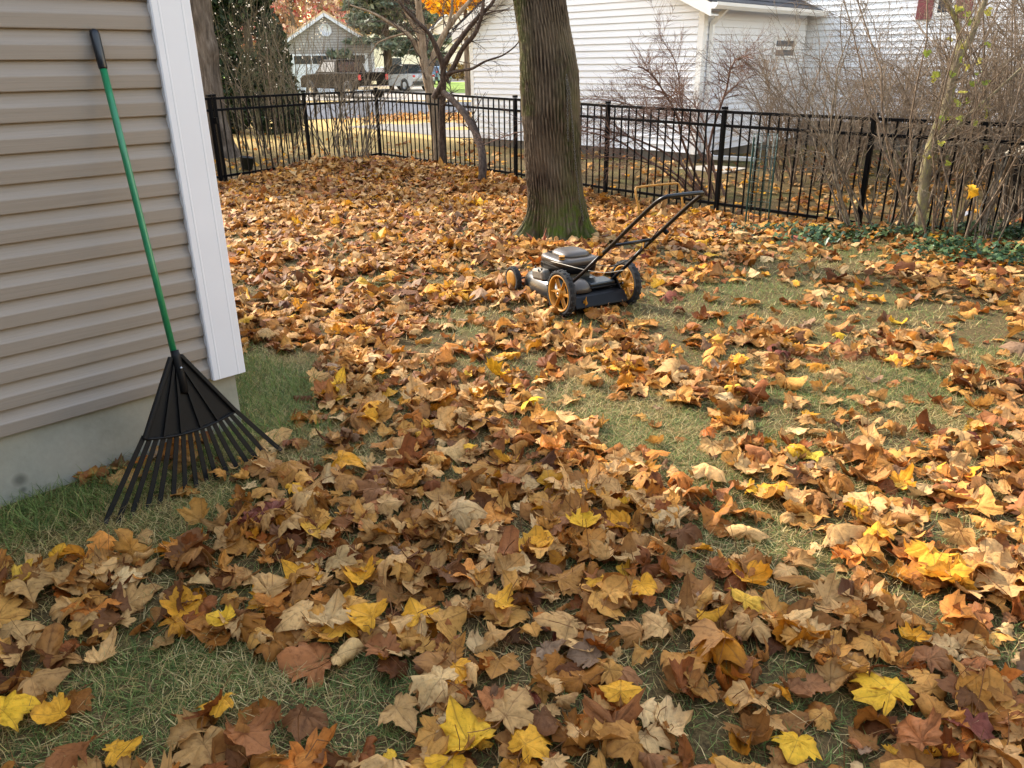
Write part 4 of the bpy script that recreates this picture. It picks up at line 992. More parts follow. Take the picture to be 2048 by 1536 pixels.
MB().tube([(.425, .30, .345), (.425, .30, .375)], [.026, .022], 14).build('oil_cap', M_YEL, mw)
mb = MB(); mb.box((.105, .42, .242), (.085, .17, .085), Matrix.Rotation(rad(-6), 4, 'X')); mb.build('muffler_guard', M_ALU, mw, bevel=.02)
for k in range(3):
    mb = MB(); mb.lathe([(.0005, 0), (.011, 0), (.011, -.004), (.0005, -.004)], 10, Matrix.Translation((.062, .37 + .045 * k, .285 - .018 * (k % 2) - .03))); mb.build('bolt', M_MBLK, mw)
mb = MB(); mb.box((.17, .44, .262), (.09, .12, .05)); mb.build('carburettor', M_MBLK, mw, bevel=.008)
# wheels
def wheel(x, y, r, side, spokes, disc=False):
    wd = .046 if not disc else .042
    M_ = Matrix.Translation((x, y, r))
    mb = MB(); ri = r * (.72 if disc else .79)
    mb.lathe([(ri, -wd / 2), (r * .93, -wd / 2), (r * .98, -wd * .36), (r * .985, wd * .36), (r * .93, wd / 2), (ri, wd / 2)], 40, M_, closed=True)
    nl = 44
    for k in range(nl):
        t = 2 * math.pi * k / nl; Mk = M_ @ Matrix.Rotation(t, 4, 'X')
        mb.box((wd * .2 * (1 if k % 2 else -1), 0, r * .985), (wd * .56, r * .085, r * .035), Mk)
    w = mb.build('wheel', M_TYRE, mw)
    mb = MB()
    if disc:
        mb.lathe([(.001, -.028), (ri * .3, -.030), (ri * .8, -.027), (ri * 1.02, -.02), (ri * 1.02, .018), (.001, .018)], 28, M_)
        mb.build('hub_cap', M_YEL, w)
    else:
        mb.lathe([(ri * 1.01, -wd / 2 - .002), (ri * .90, -wd / 2 + .002), (ri * .88, wd / 2 - .004), (ri * 1.01, wd / 2 - .002)], 40, M_, closed=True)
        mb.lathe([(.012, -.030), (ri * .24, -.028), (ri * .27, -.018), (ri * .27, .018), (.012, .018)], 24, M_, closed=True)
        for k in range(spokes):
            Mk = M_ @ Matrix.Rotation(2 * math.pi * k / spokes + .5, 4, 'X')
            mb.prism([(-.008, ri * .22), (.008, ri * .22), (.0115, ri * .93), (-.0115, ri * .93)], 0, -.010, .006, Mk)
            mb.box((-.013, 0, ri * .58), (.008, .006, ri * .68), Mk)
        mb.build('rim', M_YEL, w)
        mb = MB(); mb.lathe([(.001, -.034), (.008, -.034), (.010, -.026), (.010, -.01)], 12, M_); mb.build('axle_nut', M_RIM, w)
wheel(0.0, 0.0, .167, -1, 6); wheel(.562, 0.0, .167, 1, 6)
wheel(.02, .735, .103, -1, 0, True); wheel(.548, .735, .103, 1, 0, True)
MB().tube([(.02, 0, .167), (.54, 0, .167)], .008, 8).build('rear_axle', M_MBLK, mw)
MB().tube([(.04, .735, .103), (.53, .735, .103)], .007, 8).build('front_axle', M_MBLK, mw)
for x in (.075, .49):
    MB().bar((x, -.03, .12), (x + (.0), .08, .235), .012, .05).build('handle_bracket', M_MBLK, mw)
def smoothpts(p, n=3):
    P = [Vector(q) for q in p]
    for _ in range(n):
        o = [P[0]]
        for a, b in zip(P, P[1:]): o += [a.lerp(b, .25), a.lerp(b, .75)]
        P = o + [P[-1]]
    return P
low = [(.088, .06, .19), (.095, -.12, .325), (.11, -.36, .525)]
MB().tube(low, .0125, 10).build('lower_handle', M_TUBE, mw)
MB().tube([(.478, .06, .19), (.470, -.12, .33), (.455, -.36, .535)], .0125, 10).build('lower_handle', M_TUBE, mw)
up_ = [(.108, -.30, .47), (.118, -.78, .865), (.122, -.90, .945), (.20, -.905, .948), (.36, -.905, .948), (.445, -.90, .945), (.445, -.78, .868), (.455, -.30, .48)]
MB().tube(smoothpts(up_, 2), .0130, 10).build('upper_handle', M_TUBE, mw)
MB().tube([(.112, -.42, .57), (.451, -.42, .575)], .011, 8).build('cross_bar', M_TUBE, mw)
bail = [(.114, -.70, .805), (.108, -.69, .86), (.108, -.645, .965), (.135, -.643, .972), (.43, -.643, .972), (.455, -.645, .965), (.455, -.69, .86), (.450, -.70, .81)]
MB().tube(smoothpts(bail, 2), .0062, 8).build('bail_bar', M_YEL, mw)
for x in (.100, .47):
    mb = MB(); mb.tube([(x - .02, -.335, .505), (x + .02, -.335, .505)], .014, 10); mb.box((x - .022, -.335, .52), (.014, .018, .055)); mb.build('knob', M_YEL, mw, bevel=.004, seg=1)
MB().tube(smoothpts([(.40, -.55, .68), (.43, -.36, .50), (.42, -.15, .36), (.42, .02, .30), (.38, .2, .29)], 2), .0032, 6).build('control_cable', M_MBLK, mw)
MB().tube(smoothpts([(.115, .34, .315), (.10, .15, .335), (.13, -.05, .335), (.25, -.15, .31), (.40, -.18, .32)], 2), .0026, 6).build('starter_cable', M_CABLE, mw)
MB().tube([(.46, -.52, .655), (.47, -.545, .635)], .016, 8).build('rope_guide', M_MBLK, mw)

# ------------------------------------------------------------------ small things by the fence
M_WIRE = simple('green_wire', '123a34', 0.45, var=0.2)
cg = thing('wire_cage', 'round dark green wire plant cage standing against the fence', 'plant cage', (2.80, 8.93, float(terr(2.8, 8.93))))
R_c, H_c = .13, 1.02
for k in range(12):
    a = 2 * math.pi * k / 12
    MB().tube([(R_c * math.cos(a), R_c * math.sin(a), -.05), (R_c * math.cos(a), R_c * math.sin(a), H_c)], .0032, 5).build('upright_wire', M_WIRE, cg)
for k in range(9):
    z = .03 + (H_c - .03) * k / 8
    MB().tube([(R_c * math.cos(q * math.pi / 12), R_c * math.sin(q * math.pi / 12), z) for q in range(25)], .0028, 5, cap=False).build('hoop', M_WIRE, cg)
for a in (3.3, 6.2):
    mb = MB(); mb.bar((R_c * math.cos(a), R_c * math.sin(a), -.08), (R_c * math.cos(a), R_c * math.sin(a), H_c - .03), .018, .012); mb.build('stake', M_WIRE, cg)
M_BIN = simple('black_bin_plastic', '191b20', 0.45, var=0.12, nscale=8)
bn = thing('wheeled_bin', 'black wheeled bin with pale lid behind the fence at the right edge', 'bin', (6.02, 9.25, float(terr(6.02, 9.25)) - .02), rad(-40))
def taper(w0, d0, w1, d1, z0, z1): return [[Vector((s * w / 2, t * d / 2, z)) for s, t in ((-1, -1), (1, -1), (1, 1), (-1, 1))] for w, d, z in ((w0, d0, z0), (w1, d1, z1))]
MB().loft(taper(.44, .50, .56, .66, .03, .66), smooth=False).build('body', M_BIN, bn, bevel=.03)
MB().loft(taper(.60, .70, .61, .71, .655, .69), smooth=False).build('rim', M_BIN, bn, bevel=.008)
MB().loft(taper(.60, .70, .50, .58, .692, .75), smooth=False).build('lid', simple('pale_lid', 'b8ad92', .6, var=.15), bn, bevel=.02)
for s in (-1, 1):
    mb = MB(); mb.lathe([(.02, -.03), (.1, -.03), (.1, .03), (.02, .03)], 18, Matrix.Translation((s * .25, .27, .1)), closed=True); mb.build('wheel', M_TYRE, bn)
pt = thing('plant_pot', 'small black plastic pot lying among leaves at the left fence', 'pot', (-4.32, 13.35, float(terr(-4.32, 13.35)) + .02), .4)
M_ = Matrix.Translation((0, 0, .09)) @ Matrix.Rotation(rad(8), 4, 'Y') @ Matrix.Rotation(rad(90), 4, 'Y')
mb = MB(); mb.lathe([(.001, .09), (.085, .09), (.115, -.09), (.125, -.09), (.125, -.11), (.105, -.11), (.078, .075), (.001, .075)], 20, M_); mb.build('pot_body', M_BLKP, pt)
lt_ = MB(); g0 = Vector((5.02, 8.75, float(terr(5.02, 8.75)) + .05)); rg_ = random.Random(4)
gv = [[Vector((x * .045 + rg_.uniform(-.012, .012), y * .035 + rg_.uniform(-.012, .012), .05 + rg_.uniform(-.03, .05))) for x in range(4)] for y in range(4)]
vs = [v for r in gv for v in r]
lt_.add(vs, [(y * 4 + x, y * 4 + x + 1, y * 4 + x + 5, y * 4 + x + 4) for y in range(3) for x in range(3)])
lo = lt_.build('paper_litter', simple('crumpled_paper', 'd5d3d6', .7, var=.1)); lo.location = g0
tag(lo, 'crumpled scrap of white paper caught on the ivy at right', 'litter')
# ------------------------------------------------------------------ fallen maple leaves
def m_leaf():
    mt, n, b = nodemat('dry_maple_leaf')
    at_ = N(n, 'ShaderNodeAttribute', attribute_name='Col'); vn = N(n, 'ShaderNodeAttribute', attribute_name='vein')
    p = pos(n)
    f1 = noise(n, p, 55, 5, 0.65); f2 = noise(n, p, 240, 3, 0.6)
    dk = N(n, 'ShaderNodeMix', data_type='RGBA', blend_type='MULTIPLY'); dk.inputs[0].default_value = 1.0
    n.links.new(at_.outputs['Color'], dk.inputs[6])
    n.links.new(ramp(n, f1, [(0.30, (.62, .54, .48)), (0.48, (1, 1, 1)), (0.72, (1.18, 1.14, 1.05))]).outputs[0], dk.inputs[7])
    sp = mixc(n, ramp(n, f2, [(0.66, (0, 0, 0)), (0.76, (.4, .4, .4))]).outputs[0], dk.outputs[2], lin('4d321e'))
    ed = N(n, 'ShaderNodeAttribute', attribute_name='edge')
    ek = ramp(n, ed.outputs['Fac'], [(0.55, (0, 0, 0)), (1.0, (.5, .5, .5))])
    nk = ramp(n, noise(n, p, 22, 4), [(0.42, (0, 0, 0)), (0.62, (1, 1, 1))])
    sp = mixc(n, mixc(n, 1.0, ek.outputs[0], nk.outputs[0], 'MULTIPLY'), sp, lin('5a3418'))
    pw = N(n, 'ShaderNodeMath', operation='POWER'); pw.inputs[1].default_value = 9.0; n.links.new(vn.outputs['Fac'], pw.inputs[0])
    ml = N(n, 'ShaderNodeMath', operation='MULTIPLY'); ml.inputs[1].default_value = 0.65; n.links.new(pw.outputs[0], ml.inputs[0])
    col = mixc(n, ml.outputs[0], sp, lin('6b4526'))
    n.links.new(col, b.inputs['Base Color']); b.inputs['Roughness'].default_value = 0.55; b.inputs['Specular IOR Level'].default_value = 0.14
    bump(n, b, f1, 0.55, 0.006)
    tr = N(n, 'ShaderNodeBsdfTranslucent'); n.links.new(col, tr.inputs[0])
    ms = N(n, 'ShaderNodeMixShader'); ms.inputs[0].default_value = 0.24
    n.links.new(b.outputs[0], ms.inputs[1]); n.links.new(tr.outputs[0], ms.inputs[2])
    n.links.new(ms.outputs[0], n.nodes['Material Output'].inputs[0])
    return mt
M_LEAF = m_leaf()
half = [(0.05, -0.06), (0.17, -0.14), (0.35, -0.15), (0.33, -0.05), (0.44, -0.02), (0.43, 0.07), (0.53, 0.14), (0.62, 0.29), (0.53, 0.31), (0.53, 0.40), (0.43, 0.40), (0.32, 0.41), (0.31, 0.50), (0.35, 0.57), (0.25, 0.62), (0.17, 0.73)]
VEIN_I = {2, 7}
out_ = [(0.0, 0.01)] + half + [(0.0, 0.90)] + [(-x, y) for x, y in half[::-1]]
OUT = np.array(out_); NO = len(OUT); CEN = np.array([0.0, 0.10])
isv = np.zeros(NO)
for i_ in list(VEIN_I): isv[1 + i_] = 1; isv[NO - 1 - i_] = 1
isv[0] = 1; isv[len(half) + 1] = 1
# centre, mid ring, outline
T2 = np.concatenate([[CEN], CEN + (OUT - CEN) * 0.36, CEN + (OUT - CEN) * 0.72, OUT]); T2v = np.concatenate([[1.0], isv, isv, isv])
EDGE2 = np.concatenate([[0.0], np.zeros(NO) + .1, np.zeros(NO) + .45, np.ones(NO)])
NL = len(T2)
ar = np.arange(NO); nx_ = (ar + 1) % NO
TRI = np.stack([np.zeros(NO, int), 1 + ar, 1 + nx_], 1); QU = np.concatenate([np.stack([1 + ar, 1 + NO + ar, 1 + NO + nx_, 1 + nx_], 1), np.stack([1 + NO + ar, 1 + 2 * NO + ar, 1 + 2 * NO + nx_, 1 + NO + nx_], 1)])
# coarse version for distance: centre + every other outline point
sel = np.array(sorted(set([0, 3, 5, 8, 10, 12, 14, 17] + [NO - q for q in (3, 5, 8, 10, 12, 14)])))
T1 = np.concatenate([[CEN], OUT[sel]]); T1v = np.concatenate([[1.0], isv[sel]]); EDGE1 = np.concatenate([[0.0], np.ones(len(sel))]); N1 = len(sel)
TRI1 = np.stack([np.zeros(N1, int), 1 + np.arange(N1), 1 + (np.arange(N1) + 1) % N1], 1)
# petiole: 3-sided, 4 rings
PK = 4
def leaf_verts(rng, n, Tm, Tv, s, x, y, z, ragged=0.07, kap=None, flat=None):
    """(n,NV,3) leaf sheets, each bent and crumpled in its own way, plus petiole verts (n,PK*3,3)"""
    nv = len(Tm); c = Tm[None] * np.ones((n, 1, 1)); off = c - CEN
    c = CEN + off * (1 + rng.normal(0, ragged, (n, nv, 1)))
    c[:, :, 0] *= rng.uniform(.82, 1.08, (n, 1)) * np.where(rng.uniform(size=(n, 1)) < .5, 1, -1)
    zc = (0.045 * (1 - Tv)[None] * rng.normal(0.6, 1.0, (n, 1)) + rng.normal(0, 0.014, (n, nv)))
    for _w in range(2):
        wa = rng.uniform(0, np.pi, (n, 1)); zc += rng.normal(0, .022, (n, 1)) * np.sin((c[:, :, 0] * np.cos(wa) + c[:, :, 1] * np.sin(wa)) * rng.uniform(9, 18, (n, 1)) + rng.uniform(0, 6, (n, 1)))
    zc += rng.normal(0, .07, (n, 1)) * np.sin(c[:, :, 0] * rng.uniform(5, 11, (n, 1)) + rng.uniform(0, 6, (n, 1))) * np.abs(off).sum(2)
    # petiole path in leaf space
    pl = rng.uniform(.45, .85, n); t = np.linspace(0, 1, PK)
    pc = np.stack([rng.normal(0, .18, (n, 1)) * t ** 2, -t[None] * pl[:, None], rng.normal(.05, .12, (n, 1)) * t ** 1.5], -1)
    ang = np.arange(3) * 2.094; rad_p = 0.011
    pet = pc[:, :, None, :] + rad_p * np.stack([np.cos(ang), np.zeros(3), np.sin(ang)], -1)[None, None]
    P = np.concatenate([np.concatenate([c, zc[..., None]], 2), pet.reshape(n, -1, 3)], 1)
    # bend about an in-plane axis
    if kap is None:
        u = rng.uniform(size=n); k1 = np.where(u < .42, rng.uniform(.2, 1.4, n), np.where(u < .86, rng.uniform(1.4, 3.4, n), rng.uniform(3.4, 7.0, n))) * np.where(rng.uniform(size=n) < .55, 1, -1)
    else: k1 = kap
    ph = rng.uniform(0, np.pi, n); cs, sn = np.cos(ph)[:, None], np.sin(ph)[:, None]
    X = P[..., 0] * cs + (P[..., 1] - .25) * sn; Y = -P[..., 0] * sn + (P[..., 1] - .25) * cs; Zl = P[..., 2]
    k = k1[:, None] * (1 + 0.35 * Y * rng.normal(0, 1, (n, 1)))
    k = np.where(np.abs(k) < .05, .05, k); a = X * k
    X2 = np.sin(a) / k - Zl * np.sin(a); Z2 = (1 - np.cos(a)) / k + Zl * np.cos(a)
    Z2 += rng.normal(0, .8, (n, 1)) * Y * Y + np.abs(P[..., 0]) * rng.normal(.05, .22, (n, 1))
    # tilt and yaw
    tl = np.abs(rng.normal(0, .26, n)) + (rng.uniform(size=n) < .11) * rng.uniform(.3, .9, n)
    if flat is not None: tl = tl * flat
    ta = rng.uniform(0, 2 * np.pi, n); ax = np.stack([np.cos(ta), np.sin(ta), np.zeros(n)], 1)
    V = np.stack([X2, Y, Z2], -1); ct, st_ = np.cos(tl)[:, None, None], np.sin(tl)[:, None, None]
    A = ax[:, None, :] * np.ones_like(V)
    V = V * ct + np.cross(A, V) * st_ + A * (A * V).sum(2, keepdims=True) * (1 - ct)
    ya = rng.uniform(0, 2 * np.pi, n); cy, sy_ = np.cos(ya)[:, None], np.sin(ya)[:, None]
    V = np.stack([V[..., 0] * cy - V[..., 1] * sy_, V[..., 0] * sy_ + V[..., 1] * cy, V[..., 2]], -1) * s[:, None, None]
    zmin = np.quantile(V[:, :nv, 2], .12, axis=1)
    V[..., 2] -= zmin[:, None]
    V += np.stack([x, y, z], 1)[:, None, :]
    return V, k1, tl
PETF = []
for q in range(PK - 1):
    for w in range(3):
        PETF.append((q * 3 + w, q * 3 + (w + 1) % 3, (q + 1) * 3 + (w + 1) % 3, (q + 1) * 3 + w))
PETF = np.array(PETF)
PAL = {'tan': ('b78e58', 'c49a62', 'ab824e'), 'ochre brown': ('b2803e', 'ba8844', 'a67438'), 'dark brown': ('744c2c', '805634', '684428'), 'russet brown': ('966038', '9e663c', '8a5832'),
       'golden yellow': ('d89c30', 'd4942c', 'dea63e'), 'bright yellow': ('deaa30', 'daa22a', 'e2b03e'), 'pale buff': ('d0aa72', 'd6b27c', 'c6a068'), 'grey-brown': ('8a6e54', '94785c', '7e644c'), 'rust orange': ('c07c38', 'c6843e', 'b67032'), 'dark red': ('804838', '8a4e3c', '744032')}
PNAME = list(PAL); PROB = np.array([.31, .30, .09, .07, .065, .010, .075, .02, .045, .008]); PROB /= PROB.sum()
PALIN = np.array([[lin(c) for c in PAL[k]] for k in PNAME])

rngL = np.random.default_rng(2024)
def vnoise(x, y, sc, seed):
    r = np.random.default_rng(seed); G = r.uniform(0, 1, (64, 64))
    u = (x * sc) % 64; v = (y * sc) % 64; i = np.floor(u).astype(int); j = np.floor(v).astype(int); fu = u - i; fv = v - j
    fu = fu * fu * (3 - 2 * fu); fv = fv * fv * (3 - 2 * fv); i %= 64; j %= 64; i2 = (i + 1) % 64; j2 = (j + 1) % 64
    return (G[i, j] * (1 - fu) * (1 - fv) + G[i2, j] * fu * (1 - fv) + G[i, j2] * (1 - fu) * fv + G[i2, j2] * fu * fv)
# thin patches of lawn between the drifts: centre and half-size measured on the ground
BARE = []
for (cx_, cy_, rx_, ry_, st_) in (
    (90, 1040, 360, 95, 1.0), (300, 1010, 190, 90, .9), (545, 800, 90, 130, 1.0), (650, 900, 110, 70, .7), (510, 740, 60, 60, .9),
    (360, 1370, 230, 95, 1.0), (700, 1420, 160, 90, .8), (130, 1470, 230, 70, .85), (560, 1490, 140, 60, .5), (800, 1300, 130, 60, .4),
    (1280, 850, 130, 75, .95), (1420, 930, 120, 60, .75), (1200, 790, 120, 40, .6), (1560, 900, 90, 50, .5), (1480, 1050, 110, 55, .5),
    (1380, 620, 170, 40, .8), (1510, 580, 110, 22, 1.0), (1640, 640, 150, 30, .6), (1720, 770, 190, 55, .85), (1880, 830, 120, 45, .6), (1600, 760, 120, 35, .5),
    (1600, 545, 160, 22, .7), (1850, 640, 130, 25, .5), (1960, 720, 90, 40, .5), (1750, 960, 120, 45, .45), (960, 640, 110, 28, .7), (900, 560, 90, 20, .4), (1130, 660, 100, 25, .5), (740, 640, 60, 18, .4),
    (2010, 1330, 60, 60, .6), (1390, 1100, 80, 50, .5), (1150, 1080, 90, 45, .35), (480, 560, 60, 40, .5), (1050, 820, 90, 35, .5), (1720, 500, 260, 35, .45), (1520, 470, 140, 22, .4), (1500, 1200, 60, 40, .3)):
    c0 = ground(cx_, cy_); a = ground(cx_ + rx_, cy_).x - c0.x; b_ = (ground(cx_, cy_ - ry_).y - ground(cx_, min(cy_ + ry_, 1530)).y) / 2
    BARE.append((c0.x, c0.y, a, b_, st_))
def bare(x, y):
    r = np.zeros_like(x)
    for cx_, cy_, a, b_, st_ in BARE:
        q = ((x - cx_) / a) ** 2 + ((y - cy_) / b_) ** 2
        r = np.maximum(r, st_ * np.clip(1.5 - q * 1.05, 0, 1))
    return r
def trunk_d(x, y): return np.hypot(x - .475, (y - 8.3))
def blocked(x, y):
    m_ = in_house(x, y) | (trunk_d(x, y) < .40)
    return m_
NCAND = 62000
cy = 1.0 + 14.4 * np.arange(4000) / 4000; cdf = np.cumsum(.72 * cy + .7); cdf /= cdf[-1]
cy = np.interp(rngL.uniform(size=NCAND), cdf, cy)
cxx = rngL.uniform(-1, 1, NCAND) * (0.72 * cy + 0.7)
aa, bb = fence_side(cxx, cy)
dens = (1 - bare(cxx, cy)) * (0.42 + 1.0 * np.clip(vnoise(cxx + 9, cy + 3, 1.5, 5) * 1.3 - .1, 0, 1)) * np.where(vnoise(cxx, cy, 4.5, 8) > .22, 1, .55)
dens = np.where((cxx > 0.9) & (cy > 3.2) & (cy < 8), dens * .46, dens)
dens = np.where((cxx <= 0.9) & (cy > 3.6) & (cy < 8.5), dens * .85, dens)
dens = np.where(cy > 8.5, np.maximum(dens, .55 * (1 - bare(cxx, cy))), dens)
keep = (rngL.uniform(size=NCAND) < np.clip(dens, 0, 1)) & (aa > .05) & (bb > .05) & ~blocked(cxx, cy)
lx, ly = cxx[keep], cy[keep]; nL = len(lx)
ls = np.clip(rngL.lognormal(math.log(.102), .27, nL), .05, .17); ls = np.where(rngL.uniform(size=nL) < .2, rngL.uniform(.04, .075, nL), ls)
ci = rngL.choice(len(PNAME), nL, p=PROB)
# heap the leaves: each rests on what is already there
GX0, GY0, GS = -12.0, 0.5, .04
hm = np.zeros((620, 400)); lz = np.zeros(nL)
for i_ in range(nL):
    gi = int((lx[i_] - GX0) / GS); gj = int((ly[i_] - GY0) / GS); w = max(1, int(ls[i_] * .34 / GS))
    sl_ = hm[max(gi - w, 0):gi + w + 1, max(gj - w, 0):gj + w + 1]
    h_ = sl_.mean() * .8; lz[i_] = h_
    np.maximum(sl_, min(h_ + .013, .095), out=sl_)
lz += terr(lx, ly) + .008
mound = .10 * np.exp(-((lx + 3.0) ** 2 / 2.2 + (ly - 13.6) ** 2 / .7)); lz += mound * rngL.uniform(.3, 1, nL)
cv = np.minimum(PALIN[ci, rngL.integers(0, 3, nL)] * rngL.uniform(1.0, 1.5, (nL, 1)) * np.where((ci == 6) | (ci == 4) | (ci == 5), .85, 1.0)[:, None], .8)
seq = np.arange(nL) / nL; cv = np.where((seq < .45)[:, None], cv * np.array([.62, .50, .40]), cv)  # lower leaves: damp, and darkened to stand in for shadow in the gaps
# hero leaves read off the photograph: pixel, palette, width (m), flatness
HERO = [(935, 1495, 5, .17), (870, 1385, 6, .165), (440, 1418, 4, .13), (150, 1518, 3, .17), (1862, 1122, 4, .19), (1880, 1165, 4, .18), (660, 1250, 6, .17), (735, 1245, 4, .16), (835, 1250, 4, .14), (1040, 1148, 6, .125), (1085, 1095, 4, .12), (1165, 1058, 5, .15), (25, 1425, 5, .15), (110, 1430, 4, .12), (240, 1495, 4, .12), (445, 1252, 5, .11), (1000, 1215, 4, .13), (1125, 1270, 0, .17), (1285, 1195, 4, .12), (755, 760, 4, .16), (680, 782, 5, .15), (625, 545, 5, .15), (1100, 600, 4, .12), (1315, 908, 8, .12), (1110, 900, 8, .12), (1240, 1400, 4, .14), (1760, 1400, 5, .2), (1915, 1240, 8, .16), (2000, 1180, 0, .18), (1750, 1080, 4, .15), (575, 700, 6, .13), (900, 580, 4, .13), (1590, 1495, 5, .13), (1060, 1500, 4, .14), (765, 1310, 3, .14), (1020, 1440, 0, .18), (500, 1490, 3, .15), (610, 1440, 2, .14), (800, 1430, 0, .15), (940, 905, 5, .08), (720, 1165, 4, .13), (1430, 1215, 6, .11), (545, 1190, 0, .15), (60, 1190, 0, .17)]
hx = np.array([ground(q[0], q[1], .03).x for q in HERO]); hy = np.array([ground(q[0], q[1], .03).y for q in HERO])
hs = np.array([q[3] for q in HERO]) * .84; hci = np.array([q[2] for q in HERO])
hz = np.array([hm[int((a - GX0) / GS), int((b_ - GY0) / GS)] for a, b_ in zip(hx, hy)]) + .018
hcv = np.minimum(PALIN[hci, 0] * 1.12, .8)
# choose the 300 that show largest: in frame, late in the heap, nearest
dist = np.hypot(np.hypot(lx, ly), CAM_H)
vx = (lx * RIGHT.x + ly * RIGHT.y + (0 - CAM_H) * RIGHT.z); vz = (ly * fwd.y - CAM_H * fwd.z); vy = (lx * UP.x + ly * UP.y - CAM_H * UP.z)
pxx = 1024 + F_PX * vx / vz; pyy = 768 - F_PX * vy / vz
score = ls / dist * (0.55 + 0.45 * np.arange(nL) / nL) * ((pxx > 15) & (pxx < 2033) & (pyy < 1525) & (pyy > 0))
top300 = np.argsort(-score)[:300 - len(HERO)]
mask = np.ones(nL, bool); mask[top300] = False
def stuff_mesh(name, idx, Tm, Tv, F3, F4, pet):
    n = len(idx); V, _, _ = leaf_verts(rngL, n, Tm, Tv, ls[idx], lx[idx], ly[idx], lz[idx], flat=np.clip(1.25 - ly[idx] * .1, .5, 1)); nv = len(Tm)
    if not pet: V = V[:, :nv]
    st_ = V.shape[1]; base = (np.arange(n) * st_)[:, None, None]
    Fs = [(F3[None] + base).reshape(-1, 3)]
    if F4 is not None: Fs.append((F4[None] + base).reshape(-1, 4))
    if pet: Fs.append((PETF[None] + nv + base).reshape(-1, 4))
    c4 = np.concatenate([cv[idx], np.ones((n, 1))], 1)[:, None, :] * np.ones((1, st_, 1))
    vv_ = np.concatenate([Tv, np.zeros(st_ - nv)])[None] * np.ones((n, 1))
    if pet: c4[:, nv:, :3] = lin('8a5f3a')
    return np_mesh(name, V.reshape(-1, 3), Fs, M_LEAF, True, {'Col': ('FLOAT_COLOR', c4), 'vein': ('FLOAT', vv_), 'edge': ('FLOAT', np.concatenate([EDGE2 if len(Tm) == len(T2) else EDGE1, np.zeros(st_ - nv)])[None] * np.ones((n, 1)))})
near = np.where(mask & (ly < 5.6))[0]; farL = np.where(mask & (ly >= 5.6))[0]
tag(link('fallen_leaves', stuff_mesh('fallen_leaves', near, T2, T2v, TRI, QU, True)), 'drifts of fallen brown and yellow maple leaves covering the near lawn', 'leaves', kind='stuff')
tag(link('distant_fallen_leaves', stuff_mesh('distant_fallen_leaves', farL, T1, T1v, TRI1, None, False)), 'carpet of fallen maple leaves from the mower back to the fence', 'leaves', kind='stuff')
# the 300 single leaves
sx_ = np.concatenate([lx[top300], hx]); sy_2 = np.concatenate([ly[top300], hy]); sz_ = np.concatenate([lz[top300], hz]); ss_ = np.concatenate([ls[top300], hs])
sc_ = np.concatenate([cv[top300], hcv]); sci = np.concatenate([ci[top300], hci])
kk = None
u = rngL.uniform(size=300); kap = np.where(u < .4, rngL.uniform(.2, 1.3, 300), np.where(u < .85, rngL.uniform(1.3, 3.2, 300), rngL.uniform(3.2, 6, 300))) * np.where(rngL.uniform(size=300) < .55, 1, -1)
kap[256:] = rngL.uniform(-1.5, 1.5, 44)
flat = np.ones(300); flat[256:] = .5
V300, K300, TL300 = leaf_verts(rngL, 300, T2, T2v, ss_, sx_, sy_2, sz_, kap=kap, flat=flat)
nv = len(T2); stn = V300.shape[1]; v1 = np.concatenate([T2v, np.zeros(stn - nv)])
def px_of(x, y):
    d = Vector((x, y, 0)) - CAM; zc_ = d.dot(fwd); return 1024 + F_PX * d.dot(RIGHT) / zc_, 768 - F_PX * d.dot(UP) / zc_
def place_words(x, y):
    px, py = px_of(x, y)
    row = 'at the very front' if py > 1400 else 'in the near drift' if py > 1220 else 'in the middle drift' if py > 1030 else 'farther back'
    col_ = 'far left' if px < 340 else 'left' if px < 750 else 'centre' if px < 1300 else 'right' if px < 1720 else 'far right'
    extra = ' by rake' if (px < 650 and 900 < py < 1130) else ''
    return row, col_ + extra
seen = {}
for q in range(300):
    o_ = np.array([sx_[q], sy_2[q], sz_[q]])
    c4 = np.concatenate([sc_[q], [1]])[None] * np.ones((stn, 1)); c4[nv:, :3] = lin('8a5f3a')
    me = np_mesh('maple_leaf', V300[q] - o_, [TRI, QU, PETF + nv], M_LEAF, True, {'Col': ('FLOAT_COLOR', c4), 'vein': ('FLOAT', v1), 'edge': ('FLOAT', np.concatenate([EDGE2, np.zeros(stn - nv)]))})
    lf = link('maple_leaf', me); lf.location = o_
    k_ = abs(K300[q]); up_w = K300[q] > 0
    shape = 'tightly rolled' if k_ > 3.6 else ('cupped' if up_w else 'arched') if k_ > 1.8 else ('slightly cupped' if up_w else 'slightly arched') if k_ > .9 else 'flat'
    if TL300[q] > .62: shape = 'upended'
    size = 'large ' if ss_[q] > .145 else 'small ' if ss_[q] < .115 else ''
    row, cw = place_words(sx_[q], sy_2[q])
    tag(lf, f'{size}{PNAME[sci[q]]} {shape} maple leaf {row}, {cw}', 'leaf', 'single fallen leaves in the foreground')
